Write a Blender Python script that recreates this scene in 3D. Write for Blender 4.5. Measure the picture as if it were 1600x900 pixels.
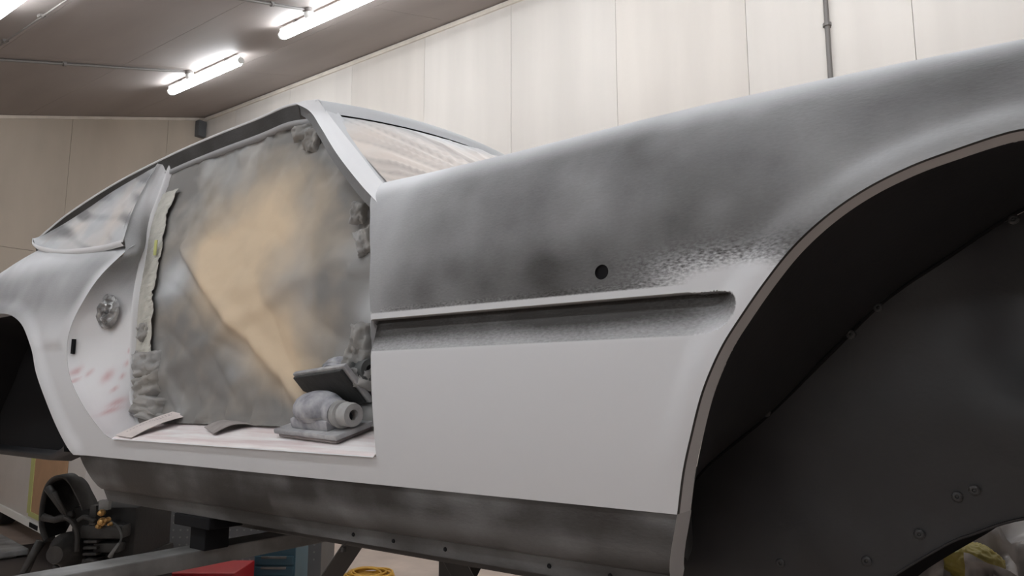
import bpy, bmesh, math, random
import numpy as np
from mathutils import Vector, Matrix, noise
from mathutils.geometry import delaunay_2d_cdt

for o in list(bpy.data.objects): bpy.data.objects.remove(o)
sc = bpy.context.scene
COL = sc.collection
random.seed(7)
H = 1.3            # eye height of the photographer; everything is built with z measured from the eye, then lifted by H

# ------------------------------------------------------------------ camera, world, exposure
PITCH = math.atan(168/1155); YAW = math.radians(53.89)
cam = bpy.data.cameras.new('camera'); camo = bpy.data.objects.new('camera', cam); COL.objects.link(camo)
cam.sensor_width = 36; cam.lens = 1155/1600*36; cam.clip_start = .02; cam.clip_end = 60
fh = Vector((-math.cos(YAW), math.sin(YAW), 0))
fw = fh*math.cos(PITCH) + Vector((0, 0, math.sin(PITCH)))
camo.rotation_euler = fw.to_track_quat('-Z', 'Y').to_euler()
camo.location = (0, 0, H)
sc.camera = camo
w = bpy.data.worlds.new('world'); sc.world = w; w.use_nodes = True
w.node_tree.nodes['Background'].inputs[0].default_value = (.9, .95, 1, 1)
w.node_tree.nodes['Background'].inputs[1].default_value = .05
sc.view_settings.view_transform = 'Standard'; sc.view_settings.look = 'None'
sc.view_settings.gamma = 1; sc.view_settings.use_curve_mapping = False
sc.view_settings.exposure = 1.38
TUBE = 15.0        # emission of the tube lights' diffusers

# ------------------------------------------------------------------ materials
def mat(name, col, rough=.6, metal=0, var=.0, scale=8, bump=0, bscale=60, col2=None, stretch=(1, 1, 1), detail=6, spec=.5):
    m = bpy.data.materials.new(name); m.use_nodes = True
    nt = m.node_tree; b = nt.nodes['Principled BSDF']
    b.inputs['Base Color'].default_value = (*col, 1); b.inputs['Roughness'].default_value = rough
    b.inputs['Metallic'].default_value = metal; b.inputs['Specular IOR Level'].default_value = spec
    tc = nt.nodes.new('ShaderNodeTexCoord'); mp = nt.nodes.new('ShaderNodeMapping')
    mp.inputs['Scale'].default_value = stretch; nt.links.new(tc.outputs['Object'], mp.inputs[0])
    if var or col2:
        n = nt.nodes.new('ShaderNodeTexNoise'); n.inputs['Scale'].default_value = scale; n.inputs['Detail'].default_value = detail
        nt.links.new(mp.outputs[0], n.inputs['Vector'])
        r = nt.nodes.new('ShaderNodeValToRGB')
        c2 = col2 if col2 else tuple(c*(1-var) for c in col)
        r.color_ramp.elements[0].position = .35; r.color_ramp.elements[1].position = .65
        r.color_ramp.elements[0].color = (*c2, 1); r.color_ramp.elements[1].color = (*col, 1)
        nt.links.new(n.outputs[0], r.inputs[0]); nt.links.new(r.outputs[0], b.inputs['Base Color'])
    if bump:
        n2 = nt.nodes.new('ShaderNodeTexNoise'); n2.inputs['Scale'].default_value = bscale; n2.inputs['Detail'].default_value = 3
        nt.links.new(mp.outputs[0], n2.inputs['Vector'])
        bp = nt.nodes.new('ShaderNodeBump'); bp.inputs['Strength'].default_value = bump; bp.inputs['Distance'].default_value = .004
        nt.links.new(n2.outputs[0], bp.inputs['Height']); nt.links.new(bp.outputs[0], b.inputs['Normal'])
    return m

def mixnode(nt, fac, a, b):
    x = nt.nodes.new('ShaderNodeMix'); x.data_type = 'RGBA'
    for s, v in ((0, fac), (6, a), (7, b)):
        if isinstance(v, (tuple, float, int)): x.inputs[s].default_value = v if not isinstance(v, tuple) else (*v, 1)
        else: nt.links.new(v, x.inputs[s])
    return x.outputs[2]

def mathn(nt, op, a, b=None, c=None, clamp=False):
    x = nt.nodes.new('ShaderNodeMath'); x.operation = op; x.use_clamp = clamp
    for i, v in enumerate((a, b, c)):
        if v is None: continue
        if isinstance(v, (int, float)): x.inputs[i].default_value = v
        else: nt.links.new(v, x.inputs[i])
    return x.outputs[0]

def primer(name, light=(.54, .547, .565), dark=(.030, .028, .0265), rough=.55, speck=.22, sscale=260):
    """grey primer with a sprayed guide coat; point attribute 'guide' is the coat left plus painted light and shade, 'stain' where filler shows red"""
    m = bpy.data.materials.new(name); m.use_nodes = True
    nt = m.node_tree; b = nt.nodes['Principled BSDF']; b.inputs['Roughness'].default_value = rough
    b.inputs['Specular IOR Level'].default_value = .35
    at = nt.nodes.new('ShaderNodeAttribute'); at.attribute_name = 'guide'
    st = nt.nodes.new('ShaderNodeAttribute'); st.attribute_name = 'stain_shade'
    tc = nt.nodes.new('ShaderNodeTexCoord')
    n = nt.nodes.new('ShaderNodeTexNoise'); n.inputs['Scale'].default_value = sscale; n.inputs['Detail'].default_value = 4
    mp = nt.nodes.new('ShaderNodeMapping'); mp.inputs['Scale'].default_value = (.55, 1, 1.25)
    nt.links.new(tc.outputs['Object'], mp.inputs[0]); nt.links.new(mp.outputs[0], n.inputs['Vector'])
    c = nt.nodes.new('ShaderNodeTexNoise'); c.inputs['Scale'].default_value = 6; c.inputs['Detail'].default_value = 5
    nt.links.new(tc.outputs['Object'], c.inputs['Vector'])
    g = at.outputs['Fac']
    iv = mathn(nt, 'SUBTRACT', 1.06, g)
    pb = nt.nodes.new('ShaderNodeAttribute'); pb.attribute_name = 'pebble'
    amp = mathn(nt, 'MULTIPLY', mathn(nt, 'MULTIPLY', g, iv), mathn(nt, 'MULTIPLY_ADD', pb.outputs['Fac'], speck*38, speck*1.6))
    f = mathn(nt, 'ADD', g, mathn(nt, 'MULTIPLY', mathn(nt, 'SUBTRACT', n.outputs[0], .5), amp))
    f = mathn(nt, 'ADD', f, mathn(nt, 'MULTIPLY', mathn(nt, 'SUBTRACT', c.outputs[0], .5), mathn(nt, 'MULTIPLY', g, .26)), clamp=True)
    col = mixnode(nt, f, light, dark)
    col = mixnode(nt, st.outputs['Fac'], col, (.42, .085, .10))
    nt.links.new(col, b.inputs['Base Color'])
    fn = nt.nodes.new('ShaderNodeTexNoise'); fn.inputs['Scale'].default_value = 170; fn.inputs['Detail'].default_value = 2
    nt.links.new(mp.outputs[0], fn.inputs['Vector'])
    bp = nt.nodes.new('ShaderNodeBump'); bp.inputs['Distance'].default_value = .0012
    nt.links.new(mathn(nt, 'MULTIPLY', g, .5), bp.inputs['Strength'])
    nt.links.new(fn.outputs[0], bp.inputs['Height']); nt.links.new(bp.outputs[0], b.inputs['Normal'])
    return m

def attr_mix(name, cols, rough=.8, nscale=30, namp=.3, bump=.3, bscale=40):
    """mix of two colours by point attribute 'guide' (overspray on paper and film)"""
    m = bpy.data.materials.new(name); m.use_nodes = True
    nt = m.node_tree; b = nt.nodes['Principled BSDF']; b.inputs['Roughness'].default_value = rough
    b.inputs['Specular IOR Level'].default_value = .25
    at = nt.nodes.new('ShaderNodeAttribute'); at.attribute_name = 'guide'
    s2 = nt.nodes.new('ShaderNodeAttribute'); s2.attribute_name = 'stain_shade'
    tc = nt.nodes.new('ShaderNodeTexCoord')
    n = nt.nodes.new('ShaderNodeTexNoise'); n.inputs['Scale'].default_value = nscale; n.inputs['Detail'].default_value = 5
    nt.links.new(tc.outputs['Object'], n.inputs['Vector'])
    f = mathn(nt, 'ADD', at.outputs['Fac'], mathn(nt, 'MULTIPLY', mathn(nt, 'SUBTRACT', n.outputs[0], .5), namp), clamp=True)
    col = mixnode(nt, f, cols[0], cols[1])
    col = mixnode(nt, s2.outputs['Fac'], col, cols[2])
    nt.links.new(col, b.inputs['Base Color'])
    fn = nt.nodes.new('ShaderNodeTexNoise'); fn.inputs['Scale'].default_value = bscale; fn.inputs['Detail'].default_value = 4
    nt.links.new(tc.outputs['Object'], fn.inputs['Vector'])
    bp = nt.nodes.new('ShaderNodeBump'); bp.inputs['Distance'].default_value = .003; bp.inputs['Strength'].default_value = bump
    nt.links.new(fn.outputs[0], bp.inputs['Height']); nt.links.new(bp.outputs[0], b.inputs['Normal'])
    return m

def emis(name, col, s):
    m = bpy.data.materials.new(name); m.use_nodes = True
    b = m.node_tree.nodes['Principled BSDF']
    b.inputs['Emission Color'].default_value = (*col, 1); b.inputs['Emission Strength'].default_value = s
    b.inputs['Base Color'].default_value = (.8, .8, .8, 1)
    return m

M = {}
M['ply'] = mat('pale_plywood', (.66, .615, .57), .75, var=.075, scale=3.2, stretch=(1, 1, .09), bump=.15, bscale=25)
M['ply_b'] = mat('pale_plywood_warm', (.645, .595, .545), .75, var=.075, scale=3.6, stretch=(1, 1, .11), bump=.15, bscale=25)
M['ply_d'] = mat('shaded_plywood', (.50, .43, .355), .75, var=.15, scale=1.6, stretch=(1, 1, .3), bump=.15, bscale=25)  # plywood darkened: weaker light on the back wall put into the colour
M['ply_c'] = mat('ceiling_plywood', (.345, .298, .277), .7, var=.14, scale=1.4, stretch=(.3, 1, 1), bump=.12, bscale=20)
M['batten'] = mat('pale_batten', (.70, .63, .55), .7, var=.15, scale=6)
M['floor'] = mat('concrete_floor', (.55, .45, .385), .7, var=.22, scale=3, bump=.2, bscale=40)
M['white_plastic'] = mat('white_plastic', (.8, .8, .78), .4)
M['grey_pipe'] = mat('grey_conduit', (.16, .145, .135), .45)
M['tube'] = emis('tube_diffuser', (.92, .965, 1), TUBE)
M['primer'] = primer('grey_primer')
M['primer_w'] = primer('pale_primer', light=(.66, .66, .675))
M['black_liner'] = mat('black_underseal', (.0165, .0165, .0195), .5, var=.35, scale=7, bump=.07, bscale=140)
M['black'] = mat('black_paint', (.009, .009, .010), .85, spec=.12)
M['rivet'] = mat('liner_rivet', (.018, .018, .020), .4)
M['paper'] = attr_mix('masking_paper', ((.55, .44, .315), (.18, .174, .167), (.50, .52, .54)), nscale=9, namp=.35, bump=.25, bscale=30)
M['film'] = attr_mix('masking_film', ((.60, .535, .485), (.47, .48, .495), (.12, .12, .125)), rough=.5, nscale=10, namp=.4, bump=.3, bscale=30)
M['tape'] = mat('masking_tape', (.47, .46, .415), .7, var=.2, scale=25, bump=.5, bscale=80)
M['foil'] = mat('crumpled_foil', (.42, .42, .42), .35, metal=.6, var=.6, scale=40)
M['tread'] = mat('newsprint', (.82, .80, .80), .85, col2=(.66, .56, .56), scale=14, stretch=(.35, 3, 3), bump=.3, bscale=30)
M['paper_pink'] = mat('sanding_paper_back', (.66, .59, .57), .85, var=.12, scale=20, bump=.2)
M['paper_grey'] = mat('used_sanding_paper', (.34, .31, .30), .85, var=.25, scale=25, bump=.2)
M['print'] = mat('grey_print', (.30, .26, .27), .85)
M['dust'] = mat('dusty_sander', (.40, .40, .425), .8, col2=(.17, .175, .20), scale=26, bump=.3, bscale=60)
M['dust_l'] = mat('dusty_pad', (.40, .40, .41), .8, col2=(.24, .24, .25), scale=25, bump=.3, bscale=70)
M['pad_dark'] = mat('pad_face', (.035, .036, .036), .8, var=.4, scale=20, bump=.4)
M['pad_foam'] = mat('pad_foam', (.26, .23, .225), .85, var=.2, scale=30)
M['noz'] = mat('grey_rubber', (.40, .40, .395), .75, var=.25, scale=30)
M['noz_d'] = mat('dark_rubber', (.10, .105, .105), .7, var=.3, scale=30)
M['steel_d'] = mat('dark_steel', (.045, .042, .04), .5, var=.4, scale=6)
M['steel_l'] = mat('dusty_steel', (.26, .26, .26), .6, col2=(.085, .083, .08), scale=5, bump=.2)
M['van'] = mat('white_vehicle_paint', (.55, .52, .50), .4, var=.08, scale=2)
M['brown_paper'] = mat('brown_paper', (.40, .235, .13), .8, var=.1, scale=8)
M['green_tape'] = mat('green_tape', (.45, .46, .17), .7)
M['eng'] = mat('oily_black', (.009, .008, .008), .7, var=.4, scale=12, bump=.3)
M['eng_g'] = mat('dark_castings', (.035, .033, .032), .6, var=.4, scale=20, bump=.3)
M['brass'] = mat('brass', (.55, .33, .12), .35, metal=.7, var=.3, scale=40)
M['pegboard'] = mat('grey_sheet_metal', (.105, .108, .112), .5, var=.15, scale=4)
M['hole'] = mat('peg_hole', (.05, .05, .052), .7)
M['red'] = mat('red_enamel', (.36, .012, .016), .4, var=.15, scale=5)
M['blue'] = mat('blue_enamel', (.035, .11, .16), .45, var=.15, scale=5)
M['cable'] = mat('yellow_cable', (.55, .30, .035), .5)
M['wrap'] = mat('polythene', (.36, .335, .32), .28, col2=(.20, .185, .18), scale=6)
M['wrap_y'] = mat('yellow_bundle', (.40, .33, .08), .45, var=.3, scale=9)
M['mat'] = mat('shade_sheet', (.045, .035, .032), .6, var=.4, scale=3)  # near-black for the painted shade below the pale car
M['rubber'] = mat('tyre', (.015, .015, .015), .8)
M['glassd'] = mat('dark_glass', (.02, .022, .025), .1)

# ------------------------------------------------------------------ helpers
def link(o, parent=None):
    COL.objects.link(o)
    if parent: o.parent = parent
    return o

def mesh_obj(name, verts, faces, m, parent=None, smooth=False, attrs=None, origin=None, sharp=None):
    me = bpy.data.meshes.new(name)
    if origin is not None: verts = [(v[0]-origin[0], v[1]-origin[1], v[2]-origin[2]) for v in verts]
    me.from_pydata([tuple(map(float, v)) for v in verts], [], [tuple(map(int, f)) for f in faces]); me.update()
    if m: me.materials.append(m)
    if smooth: me.polygons.foreach_set('use_smooth', [True]*len(me.polygons))
    for k, vals in (attrs or {}).items():
        a = me.attributes.new(k, 'FLOAT', 'POINT'); a.data.foreach_set('value', np.asarray(vals, 'f'))
    if sharp is not None: me.set_sharp_from_angle(angle=math.radians(sharp))
    o = bpy.data.objects.new(name, me)
    if origin is not None: o.location = origin
    return link(o, parent)

def bm_obj(name, bm, m, parent=None, smooth=False, sharp=None, origin=None):
    me = bpy.data.meshes.new(name)
    if origin is not None: bmesh.ops.translate(bm, verts=bm.verts, vec=-Vector(origin))
    bmesh.ops.recalc_face_normals(bm, faces=bm.faces)
    bm.to_mesh(me); bm.free(); me.materials.append(m)
    if smooth: me.polygons.foreach_set('use_smooth', [True]*len(me.polygons))
    if sharp is not None: me.set_sharp_from_angle(angle=math.radians(sharp))
    o = bpy.data.objects.new(name, me)
    if origin is not None: o.location = origin
    return link(o, parent)

def box(bm, c, s, rot=None, bev=0):
    r = bmesh.ops.create_cube(bm, size=1)
    mx = Matrix.Translation(c) @ (rot.to_4x4() if rot else Matrix()) @ Matrix.Diagonal((*s, 1))
    bmesh.ops.transform(bm, matrix=mx, verts=r['verts'])
    if bev:
        es = list({e for v in r['verts'] for e in v.link_edges})
        bmesh.ops.bevel(bm, geom=es, offset=bev, segments=2, affect='EDGES', profile=.6)

def tube(bm, pts, rad, seg=10, cap=True):
    pts = [Vector(p) for p in pts]; rads = rad if isinstance(rad, (list, tuple)) else [rad]*len(pts)
    rings = []; prev = None
    for i, p in enumerate(pts):
        t = (pts[min(i+1, len(pts)-1)] - pts[max(i-1, 0)]).normalized()
        if prev is None:
            u = t.orthogonal().normalized()
        else:
            u = (prev - t*prev.dot(t)).normalized()
        prev = u; v = t.cross(u)
        rings.append([bm.verts.new(p + (u*math.cos(2*math.pi*k/seg) + v*math.sin(2*math.pi*k/seg))*rads[i]) for k in range(seg)])
    for a, b in zip(rings, rings[1:]):
        for k in range(seg): bm.faces.new((a[k], a[(k+1) % seg], b[(k+1) % seg], b[k]))
    if cap: bm.faces.new(rings[0][::-1]); bm.faces.new(rings[-1])

def lathe(bm, prof, seg=24, mx=None):
    rings = []
    for r, z in prof:
        rings.append([bm.verts.new(Vector((r*math.cos(2*math.pi*k/seg), r*math.sin(2*math.pi*k/seg), z))) for k in range(seg)])
    for a, b in zip(rings, rings[1:]):
        for k in range(seg): bm.faces.new((a[k], a[(k+1) % seg], b[(k+1) % seg], b[k]))
    bm.faces.new(rings[0][::-1]); bm.faces.new(rings[-1])
    if mx: bmesh.ops.transform(bm, matrix=mx, verts=[v for r in rings for v in r])

def axis_mx(loc, xdir, up):
    x = Vector(xdir).normalized(); z = Vector(up); z = (z - x*z.dot(x)).normalized(); y = z.cross(x)
    return Matrix(((x.x, y.x, z.x, loc[0]), (x.y, y.y, z.y, loc[1]), (x.z, y.z, z.z, loc[2]), (0, 0, 0, 1)))

def thing(name, label, cat, loc=(0, 0, 0), group=None):
    o = bpy.data.objects.new(name, None); o.empty_display_size = .1; o.location = loc
    link(o); o['label'] = label; o['category'] = cat
    if group: o['group'] = group
    return o

def adopt(root):
    """parts were built with world vertices: keep them there under a root that is not at the origin"""
    for c in root.children: c.matrix_parent_inverse = Matrix.Translation(root.location).inverted()

def tag(o, label, cat, group=None):
    o['label'] = label; o['category'] = cat
    if group: o['group'] = group
    return o

def struct(o): o['kind'] = 'structure'; return o

def lerp(a, b, t): return a + (b-a)*t
def sst(a, b, x):
    t = np.clip((x-a)/(b-a), 0, 1); return t*t*(3-2*t)

def fnoise(p, s, octv=3): return noise.fractal(Vector(p)*s, 1.0, 2.0, octv)

def resample(pts, step):
    pts = [np.array(p, float) for p in pts]; out = []
    for a, b in zip(pts, pts[1:]):
        n = max(1, int(round(np.linalg.norm(b-a)/step)))
        for k in range(n): out.append(a + (b-a)*k/n)
    out.append(pts[-1]); return np.array(out)

def smooth_curve(pts, n):
    """Catmull-Rom through the points, n samples, even in chord length"""
    P = np.array(pts, float); P = np.vstack([2*P[0]-P[1], P, 2*P[-1]-P[-2]])
    out = []
    for i in range(1, len(P)-2):
        p0, p1, p2, p3 = P[i-1:i+3]
        for k in range(16):
            t = k/16
            out.append(.5*((2*p1) + (-p0+p2)*t + (2*p0-5*p1+4*p2-p3)*t*t + (-p0+3*p1-3*p2+p3)*t**3))
    out.append(P[-2]); out = np.array(out)
    d = np.concatenate([[0], np.cumsum(np.linalg.norm(np.diff(out, axis=0), axis=1))])
    q = np.linspace(0, d[-1], n)
    return np.stack([np.interp(q, d, out[:, k]) for k in range(out.shape[1])], 1)

def loft(name, curves, m, parent, guide=None, stain_shade=None, smooth=True, sharp=None, sub=1):
    """surface through curves with equal sample counts"""
    C = [np.asarray(c) for c in curves]
    if sub > 1:
        D2 = []
        for a, b in zip(C, C[1:]): D2 += [a + (b-a)*k/sub for k in range(sub)]
        C = D2 + [C[-1]]
    n = len(C[0]); V = np.vstack(C); F = []
    for j in range(len(C)-1):
        for i in range(n-1):
            F.append((j*n+i, j*n+i+1, (j+1)*n+i+1, (j+1)*n+i))
    at = {}
    if guide is not None: at['guide'] = [guide(*v) if callable(guide) else guide for v in V]
    if stain_shade is not None: at['stain_shade'] = [stain_shade(*v) for v in V]
    return mesh_obj(name, V, F, m, parent, smooth, at, sharp=sharp)

def inside(poly, P):
    x, y = P[:, 0], P[:, 1]; res = np.zeros(len(P), bool); n = len(poly)
    for i in range(n):
        x1, y1 = poly[i]; x2, y2 = poly[(i+1) % n]
        if y1 == y2: continue
        c = ((y1 > y) != (y2 > y)) & (x < (x2-x1)*(y-y1)/(y2-y1) + x1)
        res ^= c
    return res

def dist_poly(line, P, closed=False):
    d = np.full(len(P), 1e9); L = list(line) + ([line[0]] if closed else [])
    for a, b in zip(L, L[1:]):
        a = np.asarray(a); b = np.asarray(b); ab = b-a; l2 = max(ab @ ab, 1e-12)
        t = np.clip(((P-a) @ ab)/l2, 0, 1); q = a + t[:, None]*ab
        d = np.minimum(d, np.hypot(P[:, 0]-q[:, 0], P[:, 1]-q[:, 1]))
    return d

def cdt_panel(outline, pts, holes=()):
    """conforming triangles over a 2D outline with interior points; returns points and triangles"""
    outline = np.asarray(outline); loops = [outline] + [np.asarray(h) for h in holes]
    pts = pts[inside(outline, pts)]
    pts = pts[dist_poly(outline, pts, True) > .0015]
    for h in holes:
        pts = pts[~inside(h, pts)]; pts = pts[dist_poly(h, pts, True) > .001]
    V = np.vstack(loops + [pts]); E = []; k = 0
    for l in loops:
        E += [(k+i, k+(i+1) % len(l)) for i in range(len(l))]; k += len(l)
    r = delaunay_2d_cdt([Vector((float(a), float(b))) for a, b in V], E, [], 0, 1e-7)
    P = np.array([(v.x, v.y) for v in r[0]]); T = np.array([f for f in r[2]])
    c = P[T].mean(1); ok = inside(outline, c)
    for h in holes: ok &= ~inside(h, c)
    return P, T[ok]

# ------------------------------------------------------------------ the room
W = 5.85; WT = 4.12; SL = .30; BX = -9.97; FX = 5.0; LY = -3.6; FL = -H
def cz(y): return WT - (W-y)*SL
def slab(name, verts8, m, parent=None):
    f = [(0, 1, 2, 3), (7, 6, 5, 4), (0, 4, 5, 1), (1, 5, 6, 2), (2, 6, 7, 3), (3, 7, 4, 0)]
    return mesh_obj(name, verts8, f, m, parent)
struct(slab('floor', [(BX, LY, FL), (FX, LY, FL), (FX, W, FL), (BX, W, FL), (BX, LY, FL-.1), (FX, LY, FL-.1), (FX, W, FL-.1), (BX, W, FL-.1)], M['floor']))

back = M['batten']
wr = struct(slab('wall_right', [(BX, W+.02, FL), (FX, W+.02, FL), (FX, W+.02, WT+.1), (BX, W+.02, WT+.1), (BX, W+.1, FL), (FX, W+.1, FL), (FX, W+.1, WT+.1), (BX, W+.1, WT+.1)], M['ply_c']))
def sheet_wall(parent, x0, x1, za, zb, y, m):
    bm = bmesh.new(); box(bm, ((x0+x1)/2, y+.01, (za+zb)/2), (x1-x0, .02, zb-za), bev=.0015)
    bm_obj('sheet', bm, m, parent)
seams = [BX] + [-.62-1.22*k for k in range(7, -5, -1)]
seams = [s for s in seams if s < FX] + [FX]
for i, (a, b) in enumerate(zip(seams, seams[1:])):
    if b-a < .05: continue
    sheet_wall(wr, a+.0017, b-.0017, FL, 1.3-.002, W, M['ply'] if i % 3 else M['ply_b'])
    sheet_wall(wr, a+.0017, b-.0017, 1.3+.002, WT, W, M['ply'] if i % 3 else M['ply_b'])
wb = struct(slab('wall_back', [(BX-.02, LY, FL), (BX-.02, W, FL), (BX-.02, W, WT+.1), (BX-.02, LY, cz(LY)+.1), (BX-.1, LY, FL), (BX-.1, W, FL), (BX-.1, W, WT+.1), (BX-.1, LY, cz(LY)+.1)], M['grey_pipe']))
ys = [LY, -2.26, -1.0, .26, 1.52, 2.78, 4.04, 5.30, W]
for a, b in zip(ys, ys[1:]):
    a += .002; b -= .002
    for z0a, z0b, z1a, z1b in ((FL, FL, 1.75, 1.75), (1.754, 1.754, cz(a), cz(b))):
        if z1a < z0a: z1a = z1b = z0a+.01
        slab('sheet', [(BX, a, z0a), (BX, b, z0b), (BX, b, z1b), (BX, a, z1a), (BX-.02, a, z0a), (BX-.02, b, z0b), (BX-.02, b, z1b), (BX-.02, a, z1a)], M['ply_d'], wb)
wl = struct(slab('wall_left', [(BX, LY, FL), (FX, LY, FL), (FX, LY, cz(LY)), (BX, LY, cz(LY)), (BX, LY-.1, FL), (FX, LY-.1, FL), (FX, LY-.1, cz(LY)), (BX, LY-.1, cz(LY))], M['ply']))
wf = struct(slab('wall_front', [(FX, LY, FL), (FX, W, FL), (FX, W, WT), (FX, LY, cz(LY)), (FX+.1, LY, FL), (FX+.1, W, FL), (FX+.1, W, WT), (FX+.1, LY, cz(LY))], M['ply']))
ce = struct(slab('ceiling', [(BX, LY, cz(LY)+.02), (FX, LY, cz(LY)+.02), (FX, W, WT+.02), (BX, W, WT+.02), (BX, LY, cz(LY)+.12), (FX, LY, cz(LY)+.12), (FX, W, WT+.12), (BX, W, WT+.12)], M['grey_pipe']))
cs = math.sqrt(1+SL*SL)
xs = [BX + 2.44*k for k in range(7)]
for x0, x1 in zip(xs, xs[1:]):
    x1 = min(x1, FX)
    for k in range(8):
        y1 = W - 1.22/cs*k; y0 = max(LY, W - 1.22/cs*(k+1))
        if y1 <= y0+.02: continue
        a, b, c, d = x0+.0015, x1-.0015, y0+.0015, y1-.0015
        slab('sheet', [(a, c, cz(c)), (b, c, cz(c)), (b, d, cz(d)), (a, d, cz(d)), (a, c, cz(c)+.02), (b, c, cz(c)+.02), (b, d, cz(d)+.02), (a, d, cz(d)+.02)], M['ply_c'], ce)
# battens where wall and ceiling meet
bm = bmesh.new(); box(bm, ((BX+FX)/2, W-.012, WT-.045), (FX-BX, .024, .045), bev=.003)
struct(bm_obj('trim_1', bm, M['batten']))
t2 = slab('trim_2', [(BX+.02, LY, cz(LY)-.045), (BX+.02, 5.75, cz(5.75)-.045), (BX+.02, 5.75, cz(5.75)-.005), (BX+.02, LY, cz(LY)-.005), (BX+.001, LY, cz(LY)-.045), (BX+.001, 5.75, cz(5.75)-.045), (BX+.001, 5.75, cz(5.75)-.005), (BX+.001, LY, cz(LY)-.005)], M['batten'])
struct(t2)
bm = bmesh.new(); box(bm, (BX+.06, W-.09, cz(W-.09)-.19), (.1, .12, .24), bev=.004)
tag(bm_obj('beam_bracket', bm, M['pegboard'], origin=(BX+.06, W-.09, cz(W-.09)-.19)), 'dark steel bracket in the corner under the ceiling', 'bracket')

# ------------------------------------------------------------------ tube lights
NC = Vector((0, SL, -1)).normalized()       # out of the ceiling, into the room
TC = Vector((0, 1, SL)).normalized()        # up the slope of the ceiling
def tube_parts(root):
    L = 1.43; off = .085
    bm = bmesh.new(); tube(bm, [NC*off + Vector((x, 0, 0)) for x in (.02, .05, L-.05, L-.02)], [.036, .046, .046, .036], 16)
    bm_obj('diffuser', bm, M['tube'], root, True, 40)
    bm = bmesh.new(); box(bm, Vector((L/2, 0, 0)) + NC*.040, (L*.96, .055, .028), Matrix((Vector((1, 0, 0)), TC, -NC)).transposed(), .004)
    bm_obj('housing', bm, M['white_plastic'], root)
    for x in (.25, L-.25):
        bm = bmesh.new(); box(bm, Vector((x, 0, 0)) + NC*.014, (.03, .04, .026), Matrix((Vector((1, 0, 0)), TC, -NC)).transposed(), .002)
        bm_obj('mounting_clip', bm, M['grey_pipe'], root)
    for x in (.008, L-.008):
        bm = bmesh.new(); tube(bm, [NC*off + Vector((x-.012, 0, 0)), NC*off + Vector((x+.012, 0, 0))], [.035, .036], 16)
        bm_obj('end_cap', bm, M['white_plastic'], root, True, 40)
proto = None
def tube_light(x, y, label, group=None):
    global proto
    r = thing('tube_light', label, 'light', (x, y, cz(y)), group)
    if proto is None: tube_parts(r); proto = r
    else:
        for c in proto.children: link(c.copy(), r)
    return r
tube_light(-8.26, 4.36, 'glowing white tube light on the ceiling nearest the back wall', 'tube lights on the ceiling')
tube_light(-5.95, 4.22, 'glowing tube light over the windscreen, beside the sloping white wall edge', 'tube lights on the ceiling')
tube_light(-6.32, 1.90, 'glowing tube light beside the clipped ceiling cable', 'tube lights on the ceiling')
for y, lab, grp, xs_ in ((4.22, 'glowing tube light over the bonnet in the row beside the right wall', 'tube lights beside the right wall', (-3.64, -1.33, .98)),
                         (1.90, 'glowing tube light straight above the primered car', 'tube lights above the car', (-4.0, -1.7, .6)),
                         (-.35, 'glowing tube light over the aisle beside the car', 'tube lights over the aisle', (-6.3, -4.32, -1.9, .6)),
                         (-2.4, 'glowing tube light under the lowest edge of the ceiling', 'tube lights by the low wall', (-3.4, -.8))):
    for x in xs_: tube_light(x, y, lab, grp)

# conduits
def conduit(pts, r, clips, label, m='grey_pipe', cn=None, box_at=None):
    root = thing('conduit', label, 'conduit', pts[0])
    bm = bmesh.new(); tube(bm, pts, r, 10); bm_obj('pipe', bm, M[m], root, True, 40)
    a, b = Vector(pts[0]), Vector(pts[-1])
    for t in clips:
        p = a.lerp(b, t); d = (b-a).normalized()
        bm = bmesh.new(); tube(bm, [p-d*.012, p+d*.012], r*1.7, 10)
        box(bm, p - (cn or NC)*r*1.2, (.045, .045, .02), Matrix((d, (cn or NC).cross(d), -(cn or NC))).transposed())
        bm_obj('saddle_clip', bm, M[m], root)
    if box_at is not None:
        bm = bmesh.new(); lathe(bm, [(.038, 0), (.042, .01), (.042, .05), (.036, .058)], 16, axis_mx(box_at, TC, NC))
        bm_obj('junction_box', bm, M['white_plastic'], root, True, 40)
        bm = bmesh.new(); lathe(bm, [(.05, -.03), (.05, .002)], 16, axis_mx(box_at, TC, NC))
        bm_obj('box_lid', bm, M[m], root, True, 40)
    adopt(root); return root
def cp(x, y, o=.016): return Vector((x, y, cz(y))) + NC*o
conduit([cp(-7.70, -3.5), cp(-7.63, 4.20)], .014, [.1, .3, .5, .68, .84], 'grey conduit across the ceiling to the tube light nearest the back wall', box_at=cp(-7.63, 4.245, .034))
conduit([cp(-5.38, 2.30), cp(-5.38, 4.08)], .014, [.15, .45, .8], 'grey conduit across the ceiling to the tube light over the windscreen', box_at=cp(-5.38, 4.115, .034))
conduit([cp(-9.9, 2.25, .04), cp(3.0, 2.25, .04)], .007, [k/18 for k in range(1, 18)], 'thin clipped cable along the ceiling beside a tube light')
cn = Vector((0, -1, 0))
conduit([(-1.205, W-.022, -.6), (-1.205, W-.022, WT-.1)], .019, [.30, .386, .5, .596, .75, .9], 'dark vertical conduit on the pale right wall', cn=cn)
bm = bmesh.new(); lathe(bm, [(.03, 0), (.035, .004), (.035, .012), (.02, .016), (.02, .05), (.024, .055), (.024, .062)], 16, axis_mx((-.46, W, 2.10), (1, 0, 0), (0, -1, 0)))
tag(bm_obj('wall_hook', bm, M['batten'], smooth=True, sharp=40), 'small cream knob on the right wall beside the conduit', 'hook')

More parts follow.
